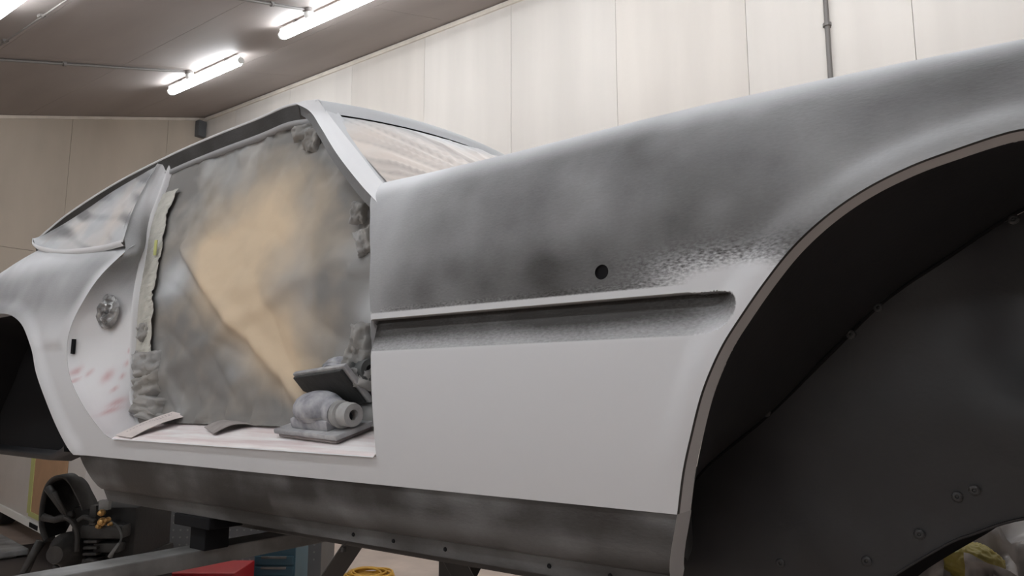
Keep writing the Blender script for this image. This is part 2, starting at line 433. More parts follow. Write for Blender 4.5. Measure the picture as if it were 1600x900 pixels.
# ------------------------------------------------------------------ the car
D = 1.05; YC = 1.96; ZS = .17; BW = .19
car = thing('car', 'grey primered coupe body with guide coat, masked doors and no wheels', 'car', (-1.5, YC, -.33))
def tab(x, xs_, ys_): return np.interp(x, xs_, ys_)
def Dx(x):
    x = np.asarray(x, float)
    return D + .25*np.clip((x-.3)/.7, 0, 2)**2 + .12*np.clip((-3.0-x)/.9, 0, 2)**2
TOPX = [-4.2, -3.4, -3.1, -2.9, -2.7, -2.4, -1.9, -1.3, -1.1, -.88, -.58, -.45, -.3, -.15, 0, .6, 1.1]
TOPZ = [.50, .545, .575, .56, .525, .50, .50, .511, .508, .508, .5128, .513, .509, .505, .498, .45, .33]
def At(x): return tab(x, TOPX, TOPZ) - ZS
def z2s(x, z):
    x = np.asarray(x, float); z = np.asarray(z, float); a = At(x)
    return np.where(z <= ZS, z, ZS + a*np.arcsin(np.clip((z-ZS)/a, -1, 1)))
def sec(x, s):
    a = At(x); th = np.clip((s-ZS)/a, 0, math.pi/2)
    z = np.where(s <= ZS, s, ZS + a*np.sin(th))
    low = .03*np.clip((.09-s)/.27, 0, 1)**2
    y = Dx(x) + np.where(s <= ZS, low, BW*(1-np.cos(th)))
    return y, z
FA = [(-.479, -.178), (-.462, -.114), (-.442, -.058), (-.417, .007), (-.386, .067), (-.356, .11), (-.317, .16), (-.275, .206), (-.227, .244), (-.177, .272), (-.123, .292), (-.072, .304), (-.031, .312), (-.005, .314)]
def push(p):        # the traced height belongs to the outer face: carry it out to the rounded shoulder
    y, z = sec(p[0], z2s(p[0], p[1])); k = float(y)/D if p[1] > .1 else 1
    return (p[0]*k, p[1]*k)
FA = [push(p) for p in FA]
FA = FA + [(.04, .3155)] + [(.08-x, z) for x, z in FA[::-1]]
RA = [(-2.426, -.178), (-2.459, -.158), (-2.514, -.102), (-2.59, -.014), (-2.671, .078), (-2.72, .153), (-2.813, .233), (-2.929, .277), (-3.043, .291), (-3.15, .291)]
RA = RA + [(-6.32-x, z) for x, z in RA[::-1]][1:]
J = [(-2.197, -.124), (-2.237, -.113), (-2.31, -.069), (-2.395, -.004), (-2.465, .074), (-2.489, .155), (-2.474, .224), (-2.437, .291), (-2.398, .367), (-2.358, .432), (-2.372, .478)]
FAs = smooth_curve(FA, 170); RAs = smooth_curve(RA, 90); Js = smooth_curve(J, 60)
def S(P): P = np.asarray(P); return np.stack([P[:, 0], z2s(P[:, 0], P[:, 1])], 1)
hinge = [(-1.118, -.122), (-1.118, -.05), (-1.124, .153), (-1.131, .288), (-1.141, .371), (-1.149, .407), (-1.175, .462)]
hinge = [push(p) for p in hinge[:-1]] + [(-1.262, .492)]
xs_top = np.linspace(1.05, -1.285, 60)
top_front = [(x, ZS + At(x)*math.pi/2) for x in xs_top]
wb_line = [(-2.385, .486), (-2.53, .492), (-2.717, .503), (-2.87, .518), (-3.025, .548), (-3.09, .556)]
wbs = [(x, float(z2s(x, min(z, ZS+At(x)*.995)))) for x, z in wb_line]
top_rear = [(x, ZS + At(x)*math.pi/2) for x in np.linspace(-3.16, -4.2, 14)]
out = []
def add(P, step=.012):
    P = resample(P, step)
    for p in P:
        if not out or np.hypot(*(p-out[-1])) > 1e-4: out.append(p)
add([(-2.197, -.124), (-1.7, -.1225), (-1.118, -.122)]); add(S(hinge), .01)
add(top_front[::-1], .03)
add([(1.05, .3), (1.06, .15), (1.02, -.02), (.9, -.12), (.60, -.178), (.559, -.178)], .03)
add(S(FAs[::-1]), .05)
add([(-.479, -.178), (-2.426, -.178)], .012)
add(S(RAs), .05)
add([(-3.894, -.178), (-4.15, -.10), (-4.22, .1), (-4.2, .3)], .03)
add(top_rear[::-1], .03); add(wbs[::-1], .012); add(S(Js[::-1]), .05)
while np.hypot(*(out[-1]-out[0])) < 1e-3: out.pop()
out = np.array(out)
SU, SLO = .153, .0895          # upper and lower edge of the side vent recess
def grid(x0, x1, s0, s1, st):
    a, b = np.meshgrid(np.arange(x0, x1, st), np.arange(s0, s1, st)); return np.stack([a.ravel(), b.ravel()], 1)
pts = [grid(-1.2, .2, -.18, .78, .0075), grid(-4.2, -1.2, -.18, .78, .013), grid(.2, 1.06, -.18, .78, .02)]
rows = [(z, .006) for z in (.151, .1525, .1545, .157, .1655, .168, .0880, .0905, .093)]
pts += [np.stack([np.arange(-1.12, -.30, st), np.full(len(np.arange(-1.12, -.30, st)), z)], 1) for z, st in rows]
slot_end = smooth_curve([(-.43, .0895), (-.404, .0915), (-.380, .100), (-.364, .116), (-.359, .132), (-.364, .145), (-.380, .151), (-.43, .153)], 40)
ctr = np.array((-.43, .122)); 
for k in (.88, .94, .97, 1.0, 1.03, 1.08): pts.append(ctr + (slot_end-ctr)*k)
pts = np.vstack(pts)
key = np.unique(np.round(pts/.0012).astype(int), axis=0, return_index=True)[1]; pts = pts[np.sort(key)]
hc = np.array((-.585, float(z2s(-.585, .2)))); HR = .0125
hole = [hc + HR*np.array((math.cos(t), math.sin(t))) for t in np.linspace(0, 2*math.pi, 28, endpoint=False)]
P2, T2 = cdt_panel(out, pts, [hole])
X, Sv = P2[:, 0], P2[:, 1]
Y, Z = sec(X, Sv)
dA = dist_poly(S(FAs[::2]), P2); dR = dist_poly(S(RAs[::2]), P2)
Y = Y - .013*sst(.055, .012, dA)*sst(-.17, .05, Z) - .012*sst(.06, .01, dR)
# side vent recess: deep under its upper edge, running out flush at its lower edge, rounded at the front end
se = np.vstack([[(-1.2, SLO)], ctr + (slot_end-ctr)*.985, [(-1.2, SU)]])
ins = inside(se, P2); dS = dist_poly(se[1:-1], P2)
dep = .020*np.clip((Sv-SLO)/(SU-SLO), 0, 1)**.8
dep = dep*sst(-.360, -.392, X)
Y = Y + np.where(ins, np.maximum(dep, 0), 0)
# rear: a step in the quarter panel, ridge of the swage line
Y = Y - .010*sst(.150, .163, Z)*sst(.28, .17, Z)*sst(.012, .05, dist_poly(S(Js), P2))*sst(-2.40, -2.45, X)*sst(-2.70, -2.60, X)
# guide coat, with light from above painted along the fender top
def nz(x, z, s, o=3): return np.array([noise.fractal(Vector((a*s, b*s, 3.1)), 1, 2, o) for a, b in zip(x, z)])
n1 = nz(X, Z, 5); n2 = nz(X*1.0, Z, 13)
g = np.zeros(len(X))
up = .73 + .14*sst(.30, .20, Z) - .32*sst(-.95, -1.12, X) - .42*sst(.43, .49, Z) + .15*n1 + .05*n2  # paler towards the top edge: light from above painted in
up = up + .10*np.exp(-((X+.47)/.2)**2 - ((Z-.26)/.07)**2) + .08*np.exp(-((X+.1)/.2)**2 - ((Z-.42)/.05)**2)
up = up - 1.15*np.exp(-((X+.385)/.088)**2 - ((Z-.162)/.036)**2)          # rubbed through above the vent's front end
up = up - .5*np.exp(-((X+.32)/.05)**2 - ((Z-.165)/.03)**2)
up = up - .16*sst(.075, .035, dA)*sst(.17, .25, Z)                        # paler flare round the wheel opening
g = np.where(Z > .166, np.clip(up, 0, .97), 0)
sl = 1.04 - .58*sst(.128, .090, Z) + .10*n1 - .45*sst(-.46, -.37, X)*sst(.15, .105, Z)
g = np.where(ins & (X > -1.13), np.clip(sl, .1, 1), g)
rear = X < -1.6
gr = .62*sst(.50, .40, Z)*sst(.18, .32, Z) + .25*n1*sst(.2, .3, Z) + .10*sst(.38, .5, Z)
gr = gr*sst(.0, .07, dist_poly(S(Js), P2))*.8
g = np.where(rear, np.clip(gr, 0, .6), g)
g = np.where(X > .2, .5, g)
V = np.stack([X, Y, Z], 1)
peb = np.exp(-((X+.39)/.12)**2 - ((Z-.19)/.03)**2) + .35*((Z > .1655) & (Z < .178) & (X > -1.1)) + .15*ins
peb = np.where(rear, 0, np.clip(peb, 0, 1))
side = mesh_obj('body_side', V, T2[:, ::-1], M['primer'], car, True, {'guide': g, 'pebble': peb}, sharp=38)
# far side of the same shell
far = mesh_obj('body_side', np.stack([X, 2*YC-Y, Z], 1), T2, M['primer'], car, True, {'guide': g}, sharp=38)

def ysurf(x, z): return float(sec(np.array(x), z2s(np.array(x), np.array(z)))[0])
def lip(name, line, dy, m, g=.3, flare=0, dark=True, dx=0, dz=0):
    a = np.array([(x, ysurf(x, z)-flare*float(sst(-.17, .05, np.array(z))), z) for x, z in line])
    c = [a, a + (0, .009, 0), a + (0, .010, 0), a + (dx, dy, dz)]
    gd = [.95, .95, g, g] if dark else [g]*4
    n = len(a); Vv = np.vstack(c); F = []
    for j in range(3):
        for i in range(n-1): F.append((j*n+i, j*n+i+1, (j+1)*n+i+1, (j+1)*n+i))
    return mesh_obj(name, Vv, F, m, car, True, {'guide': np.repeat(gd, n)}, sharp=40)
lip('wheel_arch_lip', FAs, .052, M['primer_w'], .16, .013)
lip('wheel_arch_lip', RAs, .05, M['primer'], .3, .012, dark=False)
lip('door_edge_return', np.array(hinge), .10, M['primer'], .2, 0, dark=False)

# sill panel below the paint line
xsil = np.concatenate([np.linspace(-2.05, -.60, 120), np.linspace(-.59, -.479, 24)])
def sill_g(x, y, z): return float(np.clip(0.97 + .06*fnoise((x, y, z), 4) - .16*max(0, fnoise((x+9, z*2.2, 0), 6)) - .09*math.exp(-((z+.245)/.018)**2)*(x > -1.5), .55, 1))
def srow(z, y, bend=0):
    r = []
    for x in xsil:
        t = (x+.479)/1.0
        xx = x
        if x > -.60: xx = x - (z+.178)*-.32*((x+.60)/.121)*1.0
        r.append((xx, y, z))
    r = np.array(r)
    rear_x = -2.426 + (-.178-z)*.85        # sloping rear end
    k = np.clip((-1.5-r[:, 0])/.55, 0, 1); r[:, 0] = r[:, 0] + k*(rear_x + 2.05)
    return r
zz = [(-.178, D+.030), (-.179, D+.034), (-.205, D+.037), (-.23, D+.043), (-.25, D+.050), (-.268, D+.060), (-.277, D+.068), (-.279, D+.074), (-.310, D+.076)]
crv = [srow(z, y) for z, y in zz]
loft('sill_panel', crv, M['primer'], car, sill_g, sharp=35, sub=2)
fr = crv[-1].copy(); fr2 = fr + (0, .05, .004)
loft('sill_flange', [fr, fr2], M['black'], car)
# closing flange at the front of the sill, behind the wheel opening
a = np.array([crv[k][-1] for k in (0, 2, 3, 4, 5, 6, 8)]); b_ = a + np.stack([np.full(len(a), .0), np.full(len(a), .055), np.zeros(len(a))], 1)
mesh_obj('sill_end', np.vstack([a, b_]), [(i, i+1, len(a)+i+1, len(a)+i) for i in range(len(a)-1)], M['primer'], car, True, {'guide': [.2]*2*len(a)})
for x in (-1.24, -1.12, -.98, -.74, -.62):
    bm = bmesh.new(); lathe(bm, [(.0045, 0), (.0035, .002)], 10, axis_mx((x, D+.0745, -.294), (1, 0, 0), (0, -1, 0)))
    bm_obj('drain_hole', bm, M['black'], car)

# door jamb and quarter pillar in one sweep from the sill to the roof
JI = [(-2.235, 1.17, -.092), (-2.27, 1.17, -.081), (-2.297, 1.17, -.052), (-2.313, 1.17, -.023), (-2.332, 1.17, .055), (-2.342, 1.17, .175), (-2.350, 1.172, .297), (-2.401, 1.21, .433), (-2.45, 1.253, .577), (-2.455, 1.289, .697), (-2.464, 1.318, .795), (-2.44, 1.325, .815)]
JO = [(-2.15, 1.052, -.123)] + [(x, ysurf(x, z)+.0005, z) for x, z in Js[::3]] + [(-2.434, 1.17, .548), (-2.489, 1.23, .663), (-2.506, 1.275, .754), (-2.502, 1.300, .812)]
N = 160
Jo, Ji = smooth_curve(JO, N), smooth_curve(JI, N)
mids = []
for t in (.06, .3, .6, .86, .95):
    c = Jo + (Ji-Jo)*t; bow = math.sin(t*math.pi)*.012
    c[:, 1] += bow + .012*sst(0, .06, np.array(t)); mids.append(c)
def jg(x, y, z):
    t = min(1, max(0, (x+2.5)/.2))
    d = .60*float(sst(.22, .37, np.array(z)))*float(sst(.72, .5, np.array(z))) + .16*float(sst(.5, .6, np.array(z))) + .12*fnoise((x, y, z), 7)
    return max(0, min(1, d))
SPOT = [(-2.455, 1.07, .075, .010), (-2.38, 1.10, .060, .014), (-2.425, 1.08, .07, .007), (-2.325, 1.14, -.02, .010), (-2.315, 1.15, -.045, .009), (-2.44, 1.07, .045, .006), (-2.35, 1.165, .10, .006), (-2.35, 1.165, .14, .005), (-2.35, 1.165, .06, .006), (-2.35, 1.165, .02, .006)]
def js(x, y, z):
    v = 0
    for a, b, c, r in SPOT: v = max(v, math.exp(-(((x-a)/(r*.75))**2 + ((z-c)/(r*1.4))**2)))
    pk = .10*float(sst(.12, -.08, np.array(z)))
    return min(.8, v*.5 + max(0, pk*.55 + .02*fnoise((x, y, z), 9))*float(sst(.15, .05, np.array(z))))
loft('door_jamb', [Jo] + mids + [Ji], M['primer_w'], car, jg, js, sharp=50, sub=4)
loft('jamb_seal_edge', [Ji, Ji + (.006, .004, 0), Ji + (.008, .03, 0)], M['primer_w'], car, .05)
# crumpled foil plug in the jamb and the striker slot
def crumple(name, c, ax, r, m, parent, seed, n=18, depth=.012, nrm=(0, -1, 0)):
    mx = axis_mx(c, ax, nrm); V = []; F = []
    for j in range(9):
        rr = j/8
        for k in range(n):
            t = 2*math.pi*k/n; p = Vector((math.cos(t)*rr*r[0], math.sin(t)*rr*r[1], 0))
            h = (1-rr**3)*depth + depth*1.3*noise.noise(Vector((p.x*70+seed, p.y*70, seed)))*(1-rr**6)
            p *= 1+.10*noise.noise(Vector((math.cos(t)*2+seed, math.sin(t)*2, seed)))
            V.append(mx @ (p + Vector((0, 0, h))))
    for j in range(8):
        for k in range(n): F.append((j*n+k, j*n+(k+1) % n, (j+1)*n+(k+1) % n, (j+1)*n+k))
    return mesh_obj(name, V, F, m, parent)
o = crumple('foil_plug', (-2.405, 1.125, .262), (.88, .47, 0), (.040, .056), M['foil'], car, 5, 22, .014, nrm=(.45, -.88, 0)); o['label'] = 'crumpled silver foil ball plugging the jamb hole'
bm = bmesh.new(); box(bm, (-2.474, 1.062, .152), (.007, .012, .046), Matrix.Rotation(math.radians(30), 3, 'Z')); bm_obj('striker_slot', bm, M['black'], car)
bm = bmesh.new(); lathe(bm, [(.017, 0), (.017, -.004)], 24, axis_mx((-.585, ysurf(-.585, .2)+.005, .2), (1, 0, 0), (0, -1, 0)))
bm_obj('aerial_hole', bm, M['black'], car)

# sill tread: covered with newsprint, rising inboard
xt = np.linspace(-2.185, -1.119, 60)
def trow(y): return np.array([(x, y, -.122+.3*(y-1.05)+.0025*noise.noise(Vector((x*9, y*30, 0)))) for x in xt])
t0 = np.stack([xt, np.full(60, D+.012), np.full(60, -.1225)], 1)
loft('sill_tread', [t0] + [trow(y) for y in np.linspace(1.066, 1.34, 14)], M['tread'], car)
loft('sill_edge_bead', [np.stack([xt, np.full(60, D+.010), np.full(60, -.123)], 1), np.stack([xt, np.full(60, D+.016), np.full(60, -.119)], 1), np.stack([xt, np.full(60, D+.022), np.full(60, -.1215)], 1)], M['primer_w'], car, 0)

# roof, rails, screen
R = [(-1.654, 1.31, .845), (-1.73, 1.312, .857), (-1.815, 1.315, .866), (-1.943, 1.315, .859), (-2.19, 1.315, .853), (-2.45, 1.310, .836), (-2.80, 1.30, .795), (-3.035, 1.25, .709), (-3.15, 1.215, .640), (-3.20, 1.195, .60)]
NR = 90
Rs = smooth_curve(R, NR)
def mirror(c): c = np.array(c, float); c[:, 1] = 2*YC - c[:, 1]; return c
rows = []
for k in range(25):
    t = -1 + 2*k/24; f = 1-t*t
    c = Rs.copy(); c[:, 1] = YC + (Rs[:, 1]-YC)*(-t)
    c[:, 2] += .045*f*np.clip((c[:, 0]+3.4)/1.5, .2, 1)
    c[:, 0] += .07*f*np.clip((Rs[:, 0]+2.3)/.65, 0, 1)
    rows.append(c)
loft('roof_panel', rows, M['primer'], car, .05)
head = np.array([c[0] for c in rows])
def hdrow(dx, dy, dz): return head + (dx, dy, dz)
loft('roof_header', [head, hdrow(.016, 0, -.008), hdrow(.032, 0, -.028), hdrow(.044, 0, -.050)], M['primer'], car, .22)
loft('header_gap', [hdrow(.044, 0, -.050), hdrow(.038, 0, -.055), hdrow(.050, 0, -.060)], M['black'], car)
for mir in (False, True):
    f = mirror if mir else (lambda c: c)
    k = np.linspace(0, 1, NR)[:, None]
    Rq = Rs; e0 = Rs; e1 = Rs + (0, .000, -.004); d1 = Rs + (0, .003, -.006); d2 = Rs + (-.004, .016, -.047) ; fl = Rs + (-.004, .012, -.049); f2 = Rs + (-.006, .012, -.063); f3 = f2 + (0, .03, 0)
    loft('roof_edge', [f(e0), f(e1), f(d1)], M['primer_w'], car, .02)
    q = Rs[:, 0] < -1.735
    loft('roof_gutter', [f(d1[q]), f(d2[q])], M['primer'], car, .98, sub=2)
    loft('door_frame_flange', [f(fl), f(f2), f(f3)], M['primer'], car, .42)
# windscreen pillar: outer face, door-side step, screen-side return
PR = smooth_curve([(-1.17, 1.11, .415), (-1.275, 1.145, .490), (-1.42, 1.195, .605), (-1.56, 1.255, .722), (-1.665, 1.297, .808), (-1.755, 1.3125, .8595)], 40)
PF = smooth_curve([(-1.14, 1.155, .43), (-1.245, 1.185, .500), (-1.375, 1.232, .605), (-1.50, 1.278, .705), (-1.595, 1.310, .785), (-1.650, 1.312, .846)], 40)
for mir in (False, True):
    f = mirror if mir else (lambda c: c)
    mid = PR + (PF-PR)*.5; mid[:, 1] -= .006
    loft('windscreen_pillar', [f(PR), f(mid), f(PF)], M['primer_w'], car, .03, sub=4)
    s1 = PR + (-.004, .010, -.004); s2 = PR + (-.036, .022, -.010); s3 = s2 + (-.004, .05, 0)
    loft('pillar_step', [f(PR), f(s1), f(s2), f(s3)], M['primer'], car, lambda x, y, z: .78, sharp=40)  # shade of the door-side recess put into the colour
    loft('screen_return', [f(PF), f(PF + (.012, .030, -.006)), f(PF + (.016, .038, -.004))], M['primer'], car, .1)
# masking film over the windscreen
NS = 120
top = np.array([head[0] + (head[-1]-head[0])*t for t in np.linspace(0, 1, NS)]); 
top = np.stack([np.interp(np.linspace(1.325, 2*YC-1.325, NS), head[:, 1], head[:, k]) for k in range(3)], 1) + (.046, 0, -.056)
tt = np.linspace(-1, 1, NS)
bot = np.stack([-1.185 + .20*(1-tt**2), YC + (YC-1.180)*tt, .470 + .035*(1-tt**2)], 1)
film = []
for j in range(76):
    t = j/75; c = bot + (top-bot)*t; c[:3, 0] -= .012; c[:, 0] += .015*math.sin(t*math.pi)*(1-tt**2); c[:, 2] += .01*math.sin(t*math.pi)*(1-tt**2)
    for i in range(NS):
        p = Vector(c[i]); a = math.atan2(p.z-.43, p.y-1.52)
        rid = 1-abs(noise.noise(Vector((a*8, .3, 1)))) 
        h = .009*rid**4 + .004*noise.noise(Vector((p.x*9, p.y*5, p.z*9))) + .0015*noise.noise(p*20)
        h *= min(1, 6*t*1.0+.1)*min(1, 5*(1-t)+.1)*min(1, i/5)*min(1, (NS-1-i)/5)
        c[i] += np.array((.55, -.25, .8))*h
    film.append(c)
def fg(x, y, z): 
    t = (z-.5)/.36; u = (y-1.2)/.8
    v = .85*float(sst(.55, .85, np.array(t))) + .6*float(sst(.35, .1, np.array(u + .4*(1-t)))) + .35*fnoise((x, y, z), 5)
    return max(0, min(1, v))
def fs(x, y, z):  # dark lines: shade of the radial folds painted into the film
    r = .30*max(0, 1-abs(noise.noise(Vector((math.atan2(z-.43, y-1.52)*8, .3, 7))))*4) + .22*max(0, noise.noise(Vector((math.atan2(z-.43, y-1.52)*6, 2.3, 7))))
    r += .75*float(sst(.10, .5, np.array(noise.noise(Vector((x*9, y*5, z*13)))))) * float(sst(1.85, 2.05, np.array(y)))
    return min(.9, r + .12*max(0, noise.noise(Vector((x*7, y*6, z*9)))))
loft('windscreen_masking', film, M['film'], car, fg, fs)
# masked quarter window
qb = smooth_curve([(-2.372, 1.140, .486), (-2.53, 1.152, .490), (-2.717, 1.150, .500), (-2.87, 1.150, .516), (-3.025, 1.152, .548), (-3.10, 1.16, .572), (-3.15, 1.175, .60)], 60)
qt = smooth_curve([(-2.502, 1.302, .806), (-2.60, 1.298, .790), (-2.80, 1.290, .755), (-2.93, 1.272, .712), (-3.04, 1.245, .667), (-3.12, 1.215, .63), (-3.165, 1.19, .605)], 60)
qw = []
for j in range(28):
    t = j/27; c = qb + (qt-qb)*t; c[:, 0] -= .035*math.sin(t*math.pi)*np.linspace(1, 0, 60)**3
    for i in range(60):
        p = Vector(c[i]); e = min(1, 5*t+.05)*min(1, 5*(1-t)+.05)
        h = (.006*(1-abs(noise.noise(Vector((p.x*7+p.z*10, p.z*5, 2))))) + .006*noise.noise(p*22))*e*min(1, i/5)
        c[i] += np.array((.1, -1, .1))*h
    qw.append(c)
def qs(x, y, z): return min(.9, .20 + 1.5*max(0, noise.noise(Vector((x*7+z*20, z*4-x*2, 4)))) + .55*float(sst(.10, -.02, np.array(.80-z-(-(x+2.46))*.18))))
loft('quarter_window_masking', qw, M['film'], car, lambda x, y, z: max(0, min(1, .75+.7*fnoise((x, y, z), 6))), qs)
loft('quarter_window_edge', [qb + (0, -.004, .006), qb + (0, -.006, -.004), qb + (0, .004, -.012)], M['primer_w'], car, 0)

# masking paper in the door opening
def Yi(z): return 1.195 + .14*np.clip((np.asarray(z)-.30)/.5, 0, 1)
PO = [(-2.262, -.085), (-2.297, -.052), (-2.318, -.023), (-2.338, .055), (-2.348, .175), (-2.356, .297), (-2.412, .433), (-2.462, .577), (-2.466, .697), (-2.472, .795), (-2.44, .812),
      (-2.315, .832), (-2.201, .835), (-1.954, .828), (-1.795, .815), (-1.724, .80), (-1.675, .77), (-1.615, .727), (-1.532, .655), (-1.435, .568), (-1.362, .50), (-1.312, .44), (-1.25, .36), (-1.22, .25), (-1.20, .1), (-1.18, -.06), (-1.3, -.0745), (-1.8, -.0775), (-2.1, -.0785)]
po = resample(PO + [PO[0]], .014)[:-1]
P3, T3 = cdt_panel(po, grid(-2.5, -1.15, -.1, .86, .0095))
dB = dist_poly(po, P3, True)
px, pz = P3[:, 0], P3[:, 1]
y3 = Yi(pz)
wr_ = []
for x, z, d in zip(px, pz, dB):
    e = math.exp(-d/.055); q = min(1, d/.012)
    ang = math.atan2(z-.35, x+1.8)
    rid = (1-abs(noise.noise(Vector((x*11, z*11, 7)))))**2
    fold = .018*math.exp(-(((x+1.85)*.57+(z-.22)*.82)/.022)**2)*(1 if -2.2 < x < -1.35 else 0)      # long diagonal crease
    fold += .010*math.exp(-(((x+1.95)*-.35+(z-.15)*.94)/.03)**2)
    v = .012*noise.noise(Vector((x*4, z*4, 1))) + .010*(1-abs(noise.noise(Vector((x*6+z*5, z*4-x*2, 11)))))**3 + .030*e*(rid-.45) + .016*e*noise.noise(Vector((ang*14, d*10, 3))) + .0045*noise.noise(Vector((x*26, z*26, 5)))*(.35+e)
    xe = -2.35 if z < .3 else -2.35-(z-.3)*.28
    fl_ = .25 + .75*float(sst(.10, .17, np.array(x-xe))) if z > .17 else 1
    wr_.append((v-fold)*q*fl_)
y3 = y3 + np.array(wr_)
y3 = y3 - .05*sst(.06, .0, pz+.085)*.4
tan = np.exp(-((px+1.83)/.27)**2 - ((pz-.46)/.205)**2)*1.15 + .85*np.exp(-(((px+1.75)*.62+(pz-.20)*.785)/.075)**2)*sst(-2.25, -2.0, px)*sst(-1.22, -1.5, px)*sst(.55, .40, pz) 
tan = tan + .5*np.exp(-((px+1.62)/.16)**2 - ((pz-.18)/.13)**2)
tan = tan*sst(.02, .10, dB)
n3 = nz(px, pz, 7, 4)
gp = np.clip(1.02 - tan - .20*n3, 0, 1)
wh = .75*np.exp(-((px+2.20)/.07)**2 - ((pz-.36)/.07)**2) + .6*np.exp(-((px+1.27)/.06)**2 - ((pz-.20)/.06)**2) + .3*np.exp(-((px+1.35)/.08)**2 - ((pz-.35)/.05)**2)
n4 = nz(px+5, pz, 3.4, 4)
wh = np.clip(wh + .35*np.clip(n3, 0, 1)*gp*sst(.3, .6, pz) + .30*sst(-.05, .6, n4)*gp, 0, .85)
mp_ = mesh_obj('door_masking_paper', np.stack([px, y3, pz], 1), T3[:, ::-1], M['paper'], car, True, {'guide': gp, 'stain_shade': wh})
mp_['label'] = 'tan masking paper dusted with grey overspray in the door opening'
# tape down the rear edge of the paper, crinkled
ti = smooth_curve([(-2.338, 1.184, .10), (-2.344, 1.188, .16), (-2.352, 1.190, .297), (-2.404, 1.228, .433), (-2.448, 1.266, .577), (-2.448, 1.298, .69)], 90)
w_ = np.array([(.058+.012*noise.noise(Vector((0, z*14, 2))), -.0015, .002) for z in ti[:, 2]])
def cr(c, k): return c + np.array([(0, -.0022*k*abs(noise.noise(Vector((z*45, k*3, 1)))), .004*noise.noise(Vector((z*38, k*5, 9)))) for z in c[:, 2]])
loft('masking_tape', [cr(ti + w_*k, 1+k*2) for k in (0, .3, .6, .9, 1.2, 1.5, 1.8)], M['tape'], car, smooth=False)
bm = bmesh.new(); box(bm, (-2.325, 1.222, .475), (.014, .003, .050), Matrix.Rotation(math.radians(4), 3, 'Y'))
bm_obj('yellow_tape_tab', bm, M['green_tape'], car)
# torn, crumpled bits of paper along the edges of the masking
def scrap(c, sz, seed, m, nrm=(.3, -.95, .1)):
    mx = axis_mx(c, (.8, .3, .3*math.sin(seed)), nrm); n = 15; V = []; F = []
    for j in range(n):
        for i in range(n):
            u, v = i/(n-1)-.5, j/(n-1)-.5
            k = 1+.22*noise.noise(Vector((u*3+seed, v*3, 1)))
            h = .16*min(sz)*noise.noise(Vector((u*3+seed, v*3+seed, 0))) + .24*min(sz)*(1-abs(noise.noise(Vector((u*4.5+seed, v*4.5, 4)))))**2 - .35*min(sz)*max(0, max(abs(u), abs(v))-.36)/.14
            V.append(mx @ Vector((u*sz[0]*k, v*sz[1]*k, h)))
    for j in range(n-1):
        for i in range(n-1): F.append((j*n+i, j*n+i+1, (j+1)*n+i+1, (j+1)*n+i))
    mesh_obj('paper_crumple', V, F, m, car, True, {'guide': [.9]*len(V), 'stain_shade': [.22+.25*noise.noise(Vector(p)*16) for p in V]})
SC = [(-2.25, 1.182, .095, .10, .075), (-2.245, 1.180, .030, .095, .065), (-2.225, 1.178, -.030, .11, .055), (-2.195, 1.178, -.062, .11, .030), (-2.29, 1.185, .20, .05, .05),
      (-1.72, 1.312, .765, .06, .04), (-1.655, 1.298, .725, .045, .06), (-1.36, 1.215, .45, .04, .05), (-1.325, 1.205, .37, .04, .06),
      (-1.30, 1.18, .13, .05, .07), (-1.31, 1.175, .08, .06, .07), (-1.29, 1.17, .04, .05, .05)]
for k, (x, y, z, a, b) in enumerate(SC): scrap((x, y, z), (a*1.15, b*1.15), k*1.7+.3, M['paper'])

# front wheel arch liner
SM = [(-.66, -.30), (-.600, -.163), (-.448, -.034), (-.338, .073), (-.236, .168), (-.132, .237), (-.027, .301), (.04, .318)]
YL = 1.45
sm = smooth_curve(SM, 80)
lipc = [(-.507, -.265), (-.491, -.236)] + FA[:15]
lc = smooth_curve(lipc, 80)
A = np.array([(x, ysurf(x, max(z, -.178))+.037+(.018+.5*(-.178-z) if z < -.178 else .018*float(sst(.05, -.17, np.array(z)))), z) for x, z in lc]); B = np.array([(x, YL, z) for x, z in sm])
mid = (A+B)/2 + (0, 0, .004)
lin = loft('arch_liner', [A, mid, B], M['black_liner'], car, sub=4)
A2 = A.copy(); A2[:, 0] = .08-A2[:, 0]; B2 = B.copy(); B2[:, 0] = .08-B2[:, 0]
loft('arch_liner', [A2[::-1], ((A2+B2)/2)[::-1], B2[::-1]], M['black_liner'], car, sub=4)
LO = [(-.31, -.365), (-.262, -.312), (-.170, -.243), (-.131, -.222), (-.058, -.190), (.04, -.178)]
lo = smooth_curve(LO, 30)
poly = [(x, z) for x, z in sm] + [(.08-x, z) for x, z in sm[::-1][1:]] + [(.74, -.52), (.43, -.52), (.39, -.365)] + [(.08-x, z) for x, z in lo[1:]][:0] + [(.08-x, z) for x, z in lo][1:] + [(x, z) for x, z in lo[::-1]][1:] + [(-.36, -.52), (-.70, -.52)]
poly = resample(poly + [poly[0]], .03)[:-1]
P4, T4 = cdt_panel(poly, grid(-.7, .8, -.52, .32, .025))
yw = [YL + .03*math.exp(-((x+.02)/.09)**2)*float(sst(-.05, .1, np.array(z))) - .03*math.exp(-((x-.1)/.1)**2-((z+.1)/.1)**2) + .006*fnoise((x, z, 0), 6) for x, z in P4]
mesh_obj('inner_wing', np.stack([P4[:, 0], yw, P4[:, 1]], 1), T4[:, ::-1], M['black_liner'], car, True)
loft('liner_seam', [np.array([(x, YL-.004, z) for x, z in sm]), np.array([(x+.0028, YL-.006, z-.0028) for x, z in sm]), np.array([(x+.004, YL, z-.004) for x, z in sm])], M['black'], car)
le = np.array([(x, YL, z) for x, z in np.vstack([lo, np.stack([.08-lo[::-1, 0], lo[::-1, 1]], 1)])])
loft('inner_wing_lip', [le + (0, -.006, 0), le + (0, -.006, -.004), le + (.0, .16, -.004)], M['black_liner'], car)
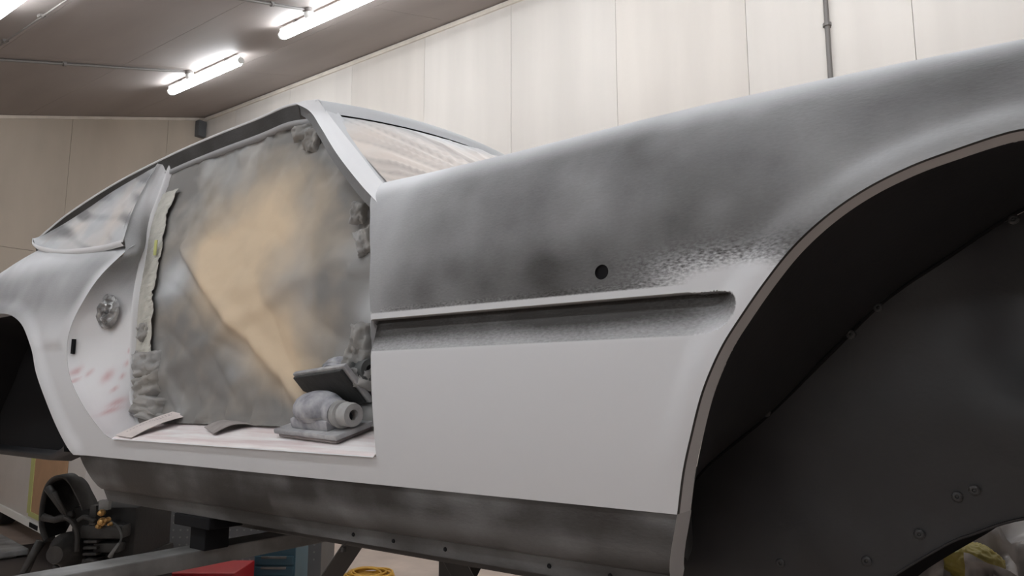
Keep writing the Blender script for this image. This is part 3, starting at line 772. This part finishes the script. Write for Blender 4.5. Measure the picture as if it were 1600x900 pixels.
for x, z in ((-.245, .172), (-.293, .126), (-.452, -.020), (-.033, .303), (-.292, -.273), (-.207, -.219), (-.147, -.153), (-.122, -.141), (-.44, -.295), (.11, .302)):
    z -= .004 if z > 0 else 0
    bm = bmesh.new(); lathe(bm, [(.0085, 0), (.0085, .002), (.006, .0035), (.003, .003), (.002, .0005)], 16, axis_mx((x, YL-.004, z-.012), (1, 0, 0), (0, -1, 0)))
    bm_obj('rivet', bm, M['rivet'], car, True, 50)
bd = smooth_curve([(-.30, -.40), (-.237, -.333), (-.215, -.313), (-.166, -.276), (-.124, -.246), (-.094, -.223), (-.065, -.211), (.04, -.195), (.2, -.21)], 40)
b0 = np.array([(x, 1.61, z) for x, z in bd])
loft('inner_wing_web', [b0 + (0, 0, .35), b0, b0 + (0, .03, 0)], M['black'], car)
# rear wheel tub
ra = smooth_curve(RA, 80)
A = np.array([(x, ysurf(x, max(z, -.17))+.045, z) for x, z in ra]); B = A.copy(); B[:, 1] = 1.34; B[:, 0] = -3.16 + (A[:, 0]+3.16)*.98
loft('rear_arch_liner', [A, (A+B)/2, B], M['black'], car)
poly = [(B[i, 0], B[i, 2]) for i in range(80)] + [(-3.88, -.235), (-3.2, -.242), (-3.02, -.212), (-2.85, -.20)]
poly = resample(poly + [poly[0]], .04)[:-1]
P5, T5 = cdt_panel(poly, grid(-4.0, -2.4, -.3, .32, .04))
mesh_obj('rear_inner_wing', np.stack([P5[:, 0], np.full(len(P5), 1.34), P5[:, 1]], 1), T5[:, ::-1], M['black'], car, True)
bl = np.array([(-3.9, 1.34, -.21), (-3.3, 1.34, -.212), (-3.15, 1.33, -.21), (-3.04, 1.32, -.185), (-2.99, 1.31, -.17)])
loft('rear_tub_skirt', [bl, bl + (0, -.03, -.016), bl + (0, -.028, -.036), bl + (0, .05, -.045)], M['black_liner'], car, sub=3)

# bonnet, scuttle, tail and floor pan: close the shell
xb = np.linspace(-1.14, 1.05, 40)
e = np.array([(x, float(Dx(x))+BW, ZS+float(At(x))) for x in xb]); rows = []
for k in range(21):
    t = -1+2*k/20; c = e.copy(); c[:, 1] = YC + (e[:, 1]-YC)*(-t); c[:, 2] += .05*(1-t**4); c[:, 0] += 0; rows.append(c)
loft('bonnet', rows, M['primer'], car, .3)
nb = []
for c in rows: nb.append(c[-1])
nb = np.array(nb); loft('nose_panel', [nb, nb + (.05, 0, -.06), nb + (.06, 0, -.25), nb + (-.04, 0, -.45)], M['primer'], car, .3)
xq = np.linspace(-3.16, -4.2, 16); e = np.array([(x, float(Dx(x))+BW, ZS+float(At(x))) for x in xq]); rows = []
for k in range(13):
    t = -1+2*k/12; c = e.copy(); c[:, 1] = YC + (e[:, 1]-YC)*(-t); c[:, 2] += .03*(1-t**4); rows.append(c)
loft('boot_lid', rows, M['primer'], car, .2)
tb = np.array([c[-1] for c in rows]); loft('tail_panel', [tb, tb + (-.04, 0, -.05), tb + (-.02, 0, -.35), tb + (.1, 0, -.6)], M['primer'], car, .2)
bm = bmesh.new(); box(bm, (-1.50, YC, -.285), (1.75, 1.62, .03), bev=.004); bm_obj('floor_pan', bm, M['black'], car)
bm = bmesh.new(); box(bm, (-1.35, 1.32, -.335), (1.5, .07, .06), bev=.004); bm_obj('chassis_rail', bm, M['steel_d'], car)
bm = bmesh.new(); box(bm, (-1.35, 2*YC-1.32, -.335), (1.5, .07, .06), bev=.004); bm_obj('chassis_rail', bm, M['steel_d'], car)
bm = bmesh.new(); tube(bm, [(-1.30, 1.16, -.306), (-1.295, 1.16, -.318), (-1.305, 1.16, -.326), (-1.31, 1.16, -.333)], .0016, 6); tube(bm, [(-1.31, 1.16, -.333), (-1.31, 1.16, -.343)], .006, 8)
bm_obj('hanging_wire', bm, M['steel_d'], car)
adopt(car)

# ------------------------------------------------------------------ on the sill: two sanders, sanding papers
def sander(label, mx, noz, padface):
    root = thing('sander', label, 'sander'); root.matrix_world = mx
    bm = bmesh.new(); box(bm, (0, 0, .004), (.235, .098, .008), bev=.003); bm_obj('pad_sole', bm, M[padface], root)
    bm = bmesh.new(); box(bm, (0, 0, .015), (.255, .110, .012), bev=.004); bm_obj('pad_plate', bm, M['dust_l'], root)
    bm = bmesh.new(); box(bm, (0, 0, .033), (.15, .078, .026), bev=.008); bm_obj('lower_housing', bm, M['dust'], root, True, 35)
    # domed grip: rings of a rounded, forward-swept body
    V = []; F = []; n = 24
    prof = [(0, .070, .044, -.03), (.012, .076, .048, -.03), (.026, .078, .049, -.030), (.042, .072, .046, -.030), (.055, .060, .039, -.030), (.064, .043, .028, -.030), (.069, .022, .015, -.030), (.070, .003, .002, -.030)]
    for h, a, b, cx in prof:
        for k in range(n):
            t = 2*math.pi*k/n; c, s = math.cos(t), math.sin(t)
            ex = a*(1+.28*max(0, c)**3*(1-h/.07))
            V.append((cx+.026+ex*c, b*s, .040+h*.85))
    for j in range(len(prof)-1):
        for k in range(n): F.append((j*n+k, j*n+(k+1) % n, (j+1)*n+(k+1) % n, (j+1)*n+k))
    F.append(tuple(range((len(prof)-1)*n, len(prof)*n)))
    mesh_obj('grip', V, F, M['dust'], root, True)
    V2 = [(-.004+(a_*(1+.28*max(0, math.cos(t))**3*(1-h_/.07))+.0012)*math.cos(t), (b_+.0012)*math.sin(t), .040+h_*.85) for h_, a_, b_ in ((.009, .0748, .0472), (.013, .0761, .0481)) for t in [2*math.pi*k/24 for k in range(24)]]
    mesh_obj('grip_seam', V2, [(k, (k+1) % 24, 24+(k+1) % 24, 24+k) for k in range(24)], M['dust_l'], root, True)
    bm = bmesh.new(); tube(bm, [(.04, 0, .058), (.073, -.004, .055), (.084, -.006, .054)], [.034, .032, .030], 16); bm_obj('exhaust_collar', bm, M['dust'], root, True, 40)
    bm = bmesh.new(); lathe(bm, [(.024, 0), (.029, .004), (.029, .02), (.027, .022), (.027, .05), (.0255, .056), (.012, .056), (.011, .03)], 20, axis_mx((.082, -.006, .054), (0, 1, 0), (.95, -.25, -.02)))
    nz_ = bm_obj('nozzle', bm, M[noz], root, True, 40)
    for k in range(4):
        bm = bmesh.new(); lathe(bm, [(.0285, 0), (.0305, .001), (.0305, .003), (.0285, .004)], 18, axis_mx(Vector((.082, -.006, .054)) + Vector((.95, -.25, -.02)).normalized()*(.004+.006*k), (0, 1, 0), (.95, -.25, -.02))); bm_obj('nozzle_ridge', bm, M[noz], nz_, True, 40)
    bm = bmesh.new(); lathe(bm, [(.0118, 0), (.0118, .0008)], 16, axis_mx(Vector((.082, -.006, .054)) + Vector((.95, -.25, -.02)).normalized()*.0555, (0, 1, 0), (.95, -.25, -.02))); bm_obj('nozzle_bore', bm, M['black'], nz_)
    return root
sander('dusty grey orbital sander standing on the door sill', axis_mx((-1.385, 1.158, -.087), (.985, -.10, -.03), (0, -.29, .957)), 'noz', 'pad_foam')
sander('dusty dark orbital sander tipped on its side, black pad facing out', axis_mx((-1.405, 1.178, .012), (.95, -.20, .05), (.22, .72, .66)), 'noz_d', 'pad_dark')

def sheet(name, label, cat, corners, bend, m, prt=False, th=.0012):
    """thin curled paper; corners a b c d round the sheet, bend(u, v) lifts it"""
    a, b, c, d = [Vector(p) for p in corners]; n = 22; k = 6
    org = (a+b+c+d)/4
    top = []; 
    for j in range(k+1):
        for i in range(n+1):
            u, v = i/n, j/k
            p = a.lerp(b, u).lerp(d.lerp(c, u), v); p.z += bend(u, v); top.append(p-org)
    V = top + [p - Vector((0, 0, th)) for p in top]; m0 = (n+1)*(k+1); F = []
    for j in range(k):
        for i in range(n):
            q = j*(n+1)+i; F.append((q, q+1, q+n+2, q+n+1)); F.append((m0+q+n+1, m0+q+n+2, m0+q+1, m0+q))
    rim = [i for i in range(n+1)] + [(j+1)*(n+1)-1 for j in range(1, k+1)] + [k*(n+1)+i for i in range(n-1, -1, -1)] + [j*(n+1) for j in range(k-1, 0, -1)]
    for x, y in zip(rim, rim[1:]+rim[:1]): F.append((x, m0+x, m0+y, y))
    root = thing(name, label, cat, tuple(org))
    mesh_obj('sheet', V, F, m, root, True, sharp=40)
    if prt:
        def pt(u, v): 
            p = a.lerp(b, u).lerp(d.lerp(c, u), v); p.z += bend(u, v)+.0006; return p-org
        for v, u0, u1, st in ((.22, .12, .9, .055), (.36, .55, .9, .05)):
            u = u0
            while u < u1:
                l = st*random.uniform(.35, .75); q = [pt(u, v), pt(u+l, v), pt(u+l, v+.05), pt(u, v+.05)]
                q[0].z += 0; mesh_obj('printed_mark', q, [(0, 1, 2, 3)], M['print'], root); u += st
    return root
def sz(y): return -.122+.3*(y-1.05)
sheet('sanding_paper', 'pale pinkish printed sanding sheet curled up on the sill beside the jamb', 'sanding paper',
      [(-2.175, 1.066, sz(1.066)+.006), (-2.12, 1.200, sz(1.20)+.020), (-2.015, 1.195, sz(1.195)+.012), (-2.075, 1.060, sz(1.06)+.004)], lambda u, v: .012*math.sin(u*math.pi)*(.6+.4*v) + .010*u*u, M['paper_pink'], True)
sheet('sanding_paper', 'used grey sanding strip lying wavy in the middle of the sill', 'sanding paper',
      [(-1.86, 1.145, sz(1.145)+.006), (-1.74, 1.236, sz(1.236)+.006), (-1.66, 1.205, sz(1.205)+.005), (-1.755, 1.108, sz(1.108)+.004)], lambda u, v: .010*math.sin(u*math.pi*1.6)+.008*u*v+.004, M['paper_grey'])

# ------------------------------------------------------------------ lift and trestles under the car
lift = thing('car_lift_arm', 'dusty steel lift arm reaching under the car with a padded post', 'lift arm', (-1.9, 1.4, -1.3))
bm = bmesh.new(); box(bm, (-1.87, 1.20, -.418), (.09, 2.3, .042), bev=.004); bm_obj('beam', bm, M['steel_l'], lift)
bm = bmesh.new(); box(bm, (-1.845, 1.17, -.369), (.07, .07, .058), bev=.003); bm_obj('post', bm, M['black'], lift)
bm = bmesh.new(); box(bm, (-1.855, 1.17, -.3255), (.165, .10, .030), bev=.004); bm_obj('pad', bm, M['black'], lift)
for y in (.2, 2.2):
    bm = bmesh.new(); box(bm, (-1.87, y, -.8695), (.085, .085, .861), bev=.004); bm_obj('column', bm, M['steel_d'], lift)
    bm = bmesh.new(); box(bm, (-1.87, y, -1.2925), (.3, .3, .015), bev=.003); bm_obj('base_plate', bm, M['steel_d'], lift)
adopt(lift)
def trestle(label, apex, feet, top):
    r = thing('trestle', label, 'stand', (apex[0], apex[1], -1.3))
    for a, b in top:
      a, b = Vector(a), Vector(b); bm = bmesh.new(); box(bm, (a+b)/2, ((b-a).length, .06, .06), Matrix((((b-a).normalized()), (Vector((0, 0, 1)).cross(b-a).normalized()), Vector((0, 0, 1)))).transposed(), .004); bm_obj('top_bar', bm, M['steel_d'], r)
    for s, f in feet:
        s, f = Vector(s), Vector(f); d = (f-s).normalized(); o_ = d.orthogonal().normalized()
        bm = bmesh.new(); box(bm, (s+f)/2, ((f-s).length, .055, .055), Matrix((d, o_, d.cross(o_))).transposed(), .003); bm_obj('leg', bm, M['steel_d'], r)
    adopt(r); return r
trestle('black steel trestle with splayed legs under the middle of the car', (-1.6, 1.9, 0),
        [((-1.74, 1.66, -.36), (-2.46, 1.55, -1.295)), ((-1.52, 1.68, -.36), (-1.0, 1.93, -1.295)), ((-1.70, 2.3, -.36), (-2.3, 2.4, -1.295)), ((-1.40, 2.3, -.36), (-.9, 2.45, -1.295))], [((-1.80, 1.66, -.331), (-1.25, 1.66, -.331)), ((-1.80, 2.30, -.331), (-1.25, 2.30, -.331)), ((-1.52, 1.69, -.331), (-1.52, 2.27, -.331))])

# ------------------------------------------------------------------ behind, seen under the car
# pale vehicle with a masked door
dv = Vector((1.94, -.33, 0)).normalized(); nv = Vector((dv.y, -dv.x, 0))      # along its sill; out of its flank toward the viewer
if nv.y > 0: nv = -nv
o0 = Vector((-7.35, 2.865, 0))
van = thing('pale_car', 'pale grey car with brown paper masking taped on its flank', 'car', (o0.x, o0.y, -1.3))
def vp(s, d, z): return o0 + dv*s - nv*d + Vector((0, 0, z))
def vbody(name, prof, mtl):
    """prof: (s, inset, z) up one flank; the other flank mirrors it"""
    V = [vp(s, d, z) for row in prof for s, d, z in row] ; n = len(prof[0]); m = len(prof)
    V += [vp(s, 1.6-d, z) for row in prof for s, d, z in row]; F = []
    for j in range(m-1):
        for i in range(n-1):
            F.append((j*n+i, j*n+i+1, (j+1)*n+i+1, (j+1)*n+i)); q = n*m; F.append((q+(j+1)*n+i, q+(j+1)*n+i+1, q+j*n+i+1, q+j*n+i))
    for i in range(n-1): F.append(((m-1)*n+i, (m-1)*n+i+1, n*m+(m-1)*n+i+1, n*m+(m-1)*n+i)); F.append((n*m+i, n*m+i+1, i+1, i))
    for j in range(m-1):
        F.append((j*n, (j+1)*n, n*m+(j+1)*n, n*m+j*n)); F.append((n*m+j*n+n-1, n*m+(j+1)*n+n-1, (j+1)*n+n-1, j*n+n-1))
    return mesh_obj(name, V, F, mtl, van)
ss = [-2.2, -1.2, -.7, 0, .5, 1.0, 1.5, 1.75]
vbody('body', [[(q, 0, -1.06) for q in ss], [(q, -.01, -.75) for q in ss], [(q, .0, -.42) for q in ss], [(q, .06, -.34) for q in ss]], M['van'])
vbody('cabin', [[(-1.3, .08, -.34), (0, .08, -.34), (1.0, .08, -.34)], [(-.7, .25, .04), (0, .25, .05), (.5, .25, .04)]], M['glassd'])
def vq(s0, s1, z0, z1, out_, m, name, th=.006):
    q = [vp(s0, -out_, z0), vp(s1, -out_, z0), vp(s1, -out_, z1), vp(s0, -out_, z1)]
    q2 = [p - nv*th for p in q]
    return slab(name, q + q2, m, van)
vq(.30, 1.30, -1.00, -.42, .012, M['brown_paper'], 'masking_paper')
vq(.19, .31, -.985, -.42, .018, M['green_tape'], 'masking_tape')
vq(.25, 1.30, -1.005, -.965, .018, M['green_tape'], 'masking_tape')
vq(-.02, .16, -.99, -.42, .010, M['van'], 'door_edge', .02)
vq(-2.2, 1.5, -1.09, -1.03, .02, M['white_plastic'], 'sill_moulding', .03)
vq(.35, .62, -1.08, -1.045, .026, M['black'], 'sill_gap')
for s in (-1.45, 1.40):
    for dd in (.02, 1.4):
        bm = bmesh.new(); lathe(bm, [(.20, 0), (.30, .01), (.32, .03), (.32, .15), (.30, .18), (.2, .18)], 28, axis_mx(vp(s, dd+.02, -.9715), dv, -nv)); bm_obj('wheel', bm, M['rubber'], van, True, 40)
adopt(van)

bm = bmesh.new(); box(bm, (-6.2, 2.25, -1.296), (2.6, 1.5, .008), Matrix.Rotation(math.radians(-8), 3, 'Z'), .002)  # flat dark sheet added as the shade beneath the pale car
tag(bm_obj('floor_shade', bm, M['mat'], origin=(-6.2, 2.25, -1.3)), 'dark sheet standing for the shade on the floor under the pale car', 'mat')
bm = bmesh.new(); box(bm, (-7.3, 2.62, -1.25), (.9, .34, .05), Matrix.Rotation(math.radians(-8), 3, 'Z'), .01); box(bm, (-7.3, 2.62, -1.283), (.8, .2, .018), Matrix.Rotation(math.radians(-8), 3, 'Z'))
tag(bm_obj('loose_panel', bm, M['steel_l'], origin=(-7.3, 2.62, -1.3)), 'loose grey panel lying on the dark sheet', 'panel')
# dismantled engine and gearbox on the floor: black castings with a hooped shroud
def onray(base, s): return base
ec = Vector((-3.55, 2.02, 0))
eng = thing('engine', 'oily black engine with hooped shroud and brass fittings behind the sill', 'engine', (ec.x, ec.y, -1.3))
rx = Vector((.81, .59, 0)); fy = Vector((-.59, .81, 0))
def ep(a, b, z): return ec + rx*a + fy*b + Vector((0, 0, z))
RM = Matrix((rx, fy, Vector((0, 0, 1)))).transposed()
def eb(name, a, b, z, s, m, bev=.01, rot=0):
    bm = bmesh.new(); box(bm, ep(a, b, z), s, RM @ Matrix.Rotation(rot, 3, 'Y'), bev); return bm_obj(name, bm, M[m], eng, True, 35)
def E(u, v, b=0.0): k = (3.72+b)/1155; return ep((u-278)*.00322*(1+b/3.72), b, -(v-618)*k)
def ebx(name, u0, v0, u1, v1, b, dp, m, bev=.008, rot=0):
    p, q = E(u0, v0, b), E(u1, v1, b); c = (p+q)/2 + fy*dp/2
    bm = bmesh.new(); box(bm, c, ((q-p).dot(rx), dp, p.z-q.z), RM @ Matrix.Rotation(rot, 3, 'Y'), bev); return bm_obj(name, bm, M[m], eng, True, 35)
ebx('block', 125, 785, 222, 900, .06, .40, 'eng', .02)
ebx('crankcase', 112, 860, 226, 1020, .04, .45, 'eng', .03)
ebx('rocker_cover', 150, 812, 214, 832, -.02, .2, 'eng_g', .012)
for k in range(4): ebx('cooling_fin', 158, 834+k*9, 178, 838+k*9, -.03, .1, 'eng_g', .002)
ebx('manifold', 168, 838, 208, 852, .0, .1, 'eng_g', .01)
bm = bmesh.new(); lathe(bm, [(.075, 0), (.085, .01), (.085, .05), (.06, .08), (.045, .13), (.04, .14)], 24, axis_mx(E(132, 846, .04), rx, -fy)); bm_obj('bell_housing', bm, M['eng_g'], eng, True, 40)
hp = smooth_curve([tuple(E(94, 838)), tuple(E(85, 815)), tuple(E(83, 785)), tuple(E(87, 757)), tuple(E(97, 742)), tuple(E(112, 738)), tuple(E(126, 748)), tuple(E(136, 764)), tuple(E(146, 780)), tuple(E(150, 790))], 44)
nf = np.array(fy)
cen = np.array(E(116, 790)); a2 = cen + (hp-cen)*.86 + nf*.02
loft('shroud', [hp + nf*.10, hp, cen + (hp-cen)*.93 - nf*.004, a2], M['eng_g'], eng)
loft('shroud_inner', [a2, a2 + nf*.14, np.repeat(cen[None] + nf*.16, 44, 0)], M['eng'], eng)
bm = bmesh.new(); tube(bm, [E(95, 757, -.01), E(106, 768, -.02), E(116, 784, -.02), E(127, 798, -.02)], [.020, .020, .013, .012], 8); bm_obj('linkage_arm', bm, M['eng_g'], eng, True)
bm = bmesh.new(); tube(bm, [E(108, 763, -.03), E(116, 776, -.03), E(130, 797, -.03)], [.012, .008, .008], 8); bm_obj('linkage_arm', bm, M['eng_g'], eng, True)
bm = bmesh.new(); tube(bm, [E(92, 800, -.01), E(110, 804, -.02), E(138, 796, -.02)], [.02, .016, .02], 8); bm_obj('cross_shaft', bm, M['eng_g'], eng, True)
bm = bmesh.new(); tube(bm, [E(90, 835), E(80, 860, -.02), E(70, 885, -.04), E(66, 1016, -.05)], [.024, .018, .013, .013], 8); bm_obj('support_leg', bm, M['eng_g'], eng, True)
bm = bmesh.new(); tube(bm, [E(84, 840, .02), E(76, 882, -.02)], [.016, .010], 8); bm_obj('support_brace', bm, M['eng_g'], eng, True)
for (u, v), rr in (((183, 793), .016), ((185, 806), .02), ((181, 812), .014), ((193, 803), .012), ((198, 809), .010)):
    bm = bmesh.new(); lathe(bm, [(rr*.8, 0), (rr, .005), (rr, .02), (rr*.6, .026), (rr*.65, .035), (rr*.3, .038)], 14, axis_mx(E(u, v, -.02), rx, -fy)); bm_obj('brass_fitting', bm, M['brass'], eng, True, 40)
for pts_ in ([(128, 800), (140, 806), (150, 822), (152, 850)], [(205, 862), (190, 868), (172, 862), (160, 872)], [(120, 870), (135, 880), (160, 882), (190, 878)], [(150, 805), (160, 800), (176, 806)]):
    bm = bmesh.new(); tube(bm, [tuple(p) for p in smooth_curve([tuple(E(u, v, -.05)) for u, v in pts_], 16)], .011, 8); bm_obj('pipe', bm, M['eng_g'], eng, True)
ebx('regulator', 162, 783, 172, 812, -.02, .05, 'eng_g', .004)
ebx('bracket', 175, 775, 190, 790, -.02, .03, 'steel_l', .004)
bm = bmesh.new(); tube(bm, [tuple(p) for p in smooth_curve([tuple(E(196, 806, -.03)), tuple(E(206, 812, -.03)), tuple(E(213, 822, -.03)), tuple(E(214, 834, -.03)), tuple(E(204, 850, -.03))], 24)], .005, 8); bm_obj('hose', bm, M['noz_d'], eng, True)
bm = bmesh.new(); tube(bm, [E(212, 838, -.035), E(205, 850, -.04), E(201, 858, -.04)], [.006, .008, .012], 8); bm_obj('hose_end', bm, M['steel_l'], eng, True)
adopt(eng)
# dark tarpaulin-like panel at the side of the engine
bm = bmesh.new(); box(bm, (-4.90, 2.50, -.95), (.22, .03, .69), Matrix.Rotation(math.radians(36), 3, 'Z') @ Matrix.Rotation(math.radians(-6), 3, 'X'), .004)
tag(bm_obj('black_board', bm, M['eng'], origin=(-4.90, 2.50, -1.3)), 'black board leaning between the engine and the perforated cabinet', 'board')

# perforated grey cabinet with its holes
cab = thing('perforated_cabinet', 'grey perforated metal tool cabinet seen under the sill', 'cabinet', (-4.92, 3.09, -1.3))
mxc = axis_mx((-4.72, 3.26, -1.3), (.81, .59, 0), (0, 0, 1))
bm = bmesh.new(); box(bm, (0, .2, .30), (1.1, .4, .60), bev=.006); bmesh.ops.transform(bm, matrix=mxc, verts=bm.verts); bm_obj('body', bm, M['pegboard'], cab)
dots = []
me0 = None
for i in range(21):
    for j in range(9):
        p = mxc @ Vector((-.50+.05*i, -.001, .16+.05*j))
        if me0 is None:
            bm = bmesh.new(); lathe(bm, [(.007, 0), (.007, .0015)], 8, axis_mx((0, 0, 0), mxc.col[0].to_3d(), -mxc.col[1].to_3d())); h0 = bm_obj('peg_hole', bm, M['steel_l'], cab); h0.location = p; me0 = h0.data
        else:
            h = bpy.data.objects.new('peg_hole', me0); h.location = p; link(h, cab)
adopt(cab)
for c in cab.children: pass
def cabinet(name, label, c, s, rot, m, drawers):
    r = thing(name, label, 'tool chest', (c[0], c[1], -1.3)); mx = Matrix.Translation((c[0], c[1], -1.3)) @ Matrix.Rotation(rot, 4, 'Z')
    bm = bmesh.new(); box(bm, (0, 0, s[2]/2+.05), (s[0], s[1], s[2]-.05), bev=.008); bmesh.ops.transform(bm, matrix=mx, verts=bm.verts); bm_obj('body', bm, M[m], r)
    for k in range(drawers):
        z = .12 + (s[2]-.16)*(k+.5)/drawers
        bm = bmesh.new(); box(bm, (0, -s[1]/2-.006, z), (s[0]*.92, .014, (s[2]-.16)/drawers-.012), bev=.003); bmesh.ops.transform(bm, matrix=mx, verts=bm.verts); d_ = bm_obj('drawer', bm, M[m], r)
        bm = bmesh.new(); box(bm, (0, -s[1]/2-.02, z+.02), (s[0]*.6, .016, .014), bev=.003); bmesh.ops.transform(bm, matrix=mx, verts=bm.verts); bm_obj('handle', bm, M['steel_l'], d_)
    for a in (-1, 1):
        for b in (-1, 1):
            bm = bmesh.new(); lathe(bm, [(.03, -.012), (.033, 0), (.03, .012)], 12, mx @ axis_mx((a*s[0]*.42, b*s[1]*.38, .034), (0, 0, 1), (0, 1, 0))); bm_obj('castor', bm, M['rubber'], r)
    adopt(r); return r
cabinet('tool_chest', 'bright red metal tool chest under the lift beam', (-4.22, 2.60), (.58, .34, .27), math.radians(36), 'red', 2)
cabinet('tool_chest', 'dark blue metal tool chest beside the red one', (-4.14, 3.15), (.26, .30, .35), math.radians(36), 'blue', 3)

# yellow extension lead coiled on the floor
def coil(c, r, turns, label, tail):
    pts = []
    for k in range(turns*28):
        t = 2*math.pi*k/28; q = k/(turns*28)
        rr = r*(.55+.45*abs(math.sin(q*17))) ; 
        pts.append((c[0]+rr*math.cos(t)+.02*math.sin(t*.37), c[1]+rr*math.sin(t)*.9+.02*math.cos(t*.23), -1.3+.008+.045*(.5+.5*math.sin(t*.61+q*9))*min(1, q*4)))
    o_ = Vector((c[0], c[1], -1.3)); root = thing('extension_lead', label, 'cable', tuple(o_))
    bm = bmesh.new(); tube(bm, [Vector(p)-o_ for p in pts], .0075, 6); bm_obj('coil', bm, M['cable'], root, True)
    bm = bmesh.new(); tube(bm, [Vector(tuple(p))-o_ for p in smooth_curve(tail, 60)], .0075, 6); bm_obj('tail', bm, M['cable'], root, True)
    return root
coil((-4.08, 3.86), .18, 13, 'yellow extension lead coiled on the floor under the car', [(-4.16, 3.74, -1.29), (-4.5, 3.68, -1.292), (-4.8, 3.8, -1.292), (-5.0, 4.1, -1.292)])
bm = bmesh.new(); pts = smooth_curve([(-3.9, 4.85, -1.292), (-3.6, 4.82, -1.292), (-3.3, 4.7, -1.292), (-3.0, 4.72, -1.292), (-2.8, 4.5, -1.292), (-2.5, 4.4, -1.292)], 60)
tube(bm, [Vector(tuple(p)) - Vector((-3.3, 4.7, -1.3)) for p in pts], .008, 6)
o = bm_obj('cable', bm, M['cable'], None, True); o.location = (-3.3, 4.7, -1.3); tag(o, 'yellow cable trailing straight across the floor behind the trestle', 'cable')

# bundle under clear polythene, seen past the inner wing
wrp = thing('wrapped_bundle', 'bundle with a yellow core under crumpled clear polythene', 'bundle', (-.25, 3.2, -1.3))
def blob(name, c, r, m, seed, amp, n=90, nv_=60, flat=False):
    V = []; F = []
    for j in range(nv_+1):
        ph = math.pi*j/nv_
        for k in range(n):
            t = 2*math.pi*k/n; d = Vector((math.sin(ph)*math.cos(t), math.sin(ph)*math.sin(t), math.cos(ph)))
            q = 1 + amp*.6*noise.noise(d*2.0+Vector((seed, 0, 0))) + amp*.8*(1-abs(noise.noise(d*3.2+Vector((0, seed, 0)))))**3 + amp*.35*(1-abs(noise.noise(d*8+Vector((0, seed, 2)))))**3 - amp*.4
            V.append((c[0]+d.x*r[0]*q, c[1]+d.y*r[1]*q, max(-1.298, c[2]+d.z*r[2]*q)))
    for j in range(nv_):
        for k in range(n): F.append((j*n+k, j*n+(k+1) % n, (j+1)*n+(k+1) % n, (j+1)*n+k))
    return mesh_obj(name, V, F, m, wrp, not flat)
blob('polythene', (-.36, 3.2, -.97), (.40, .36, .53), M['wrap'], 3, .28)
blob('yellow_core', (-.27, 2.92, -.54), (.085, .06, .06), M['wrap_y'], 8, .15)
for k in range(7):
    c = Vector((-.50+.075*k, 2.86-.01*k, -.66+.04*math.sin(k*2)))
    n = 21; V = []; F = []
    for j in range(n):
        for i in range(n):
            u, v = i/(n-1)-.5, j/(n-1)-.5
            V.append(c + Vector((u*.16, -.05*noise.noise(Vector((u*5+k, v*5, 2)))-.03*abs(u), v*.2+u*.08*math.sin(k))))
    for j in range(n-1):
        for i in range(n-1): F.append((j*n+i, j*n+i+1, (j+1)*n+i+1, (j+1)*n+i))
    if k not in (2, 3): mesh_obj('polythene_fold', V, F, M['wrap'], wrp, True)
adopt(wrp)
tr = thing('wall_trunking', 'grey trunking along the foot of the right wall behind the bundle', 'trunking', (-.2, W-.03, -.85))
bm = bmesh.new(); box(bm, (.3, W-.03, -.815), (3.0, .06, .05), bev=.004); bm_obj('body', bm, M['steel_l'], tr)
bm = bmesh.new(); box(bm, (.3, W-.035, -.70), (3.0, .05, .16), bev=.004); bm_obj('cover', bm, M['white_plastic'], tr)
adopt(tr)

# ------------------------------------------------------------------ lift everything from eye level to the floor
bpy.context.view_layer.update()
for o in list(sc.objects):
    if o.parent is None and o != camo: o.location.z += H
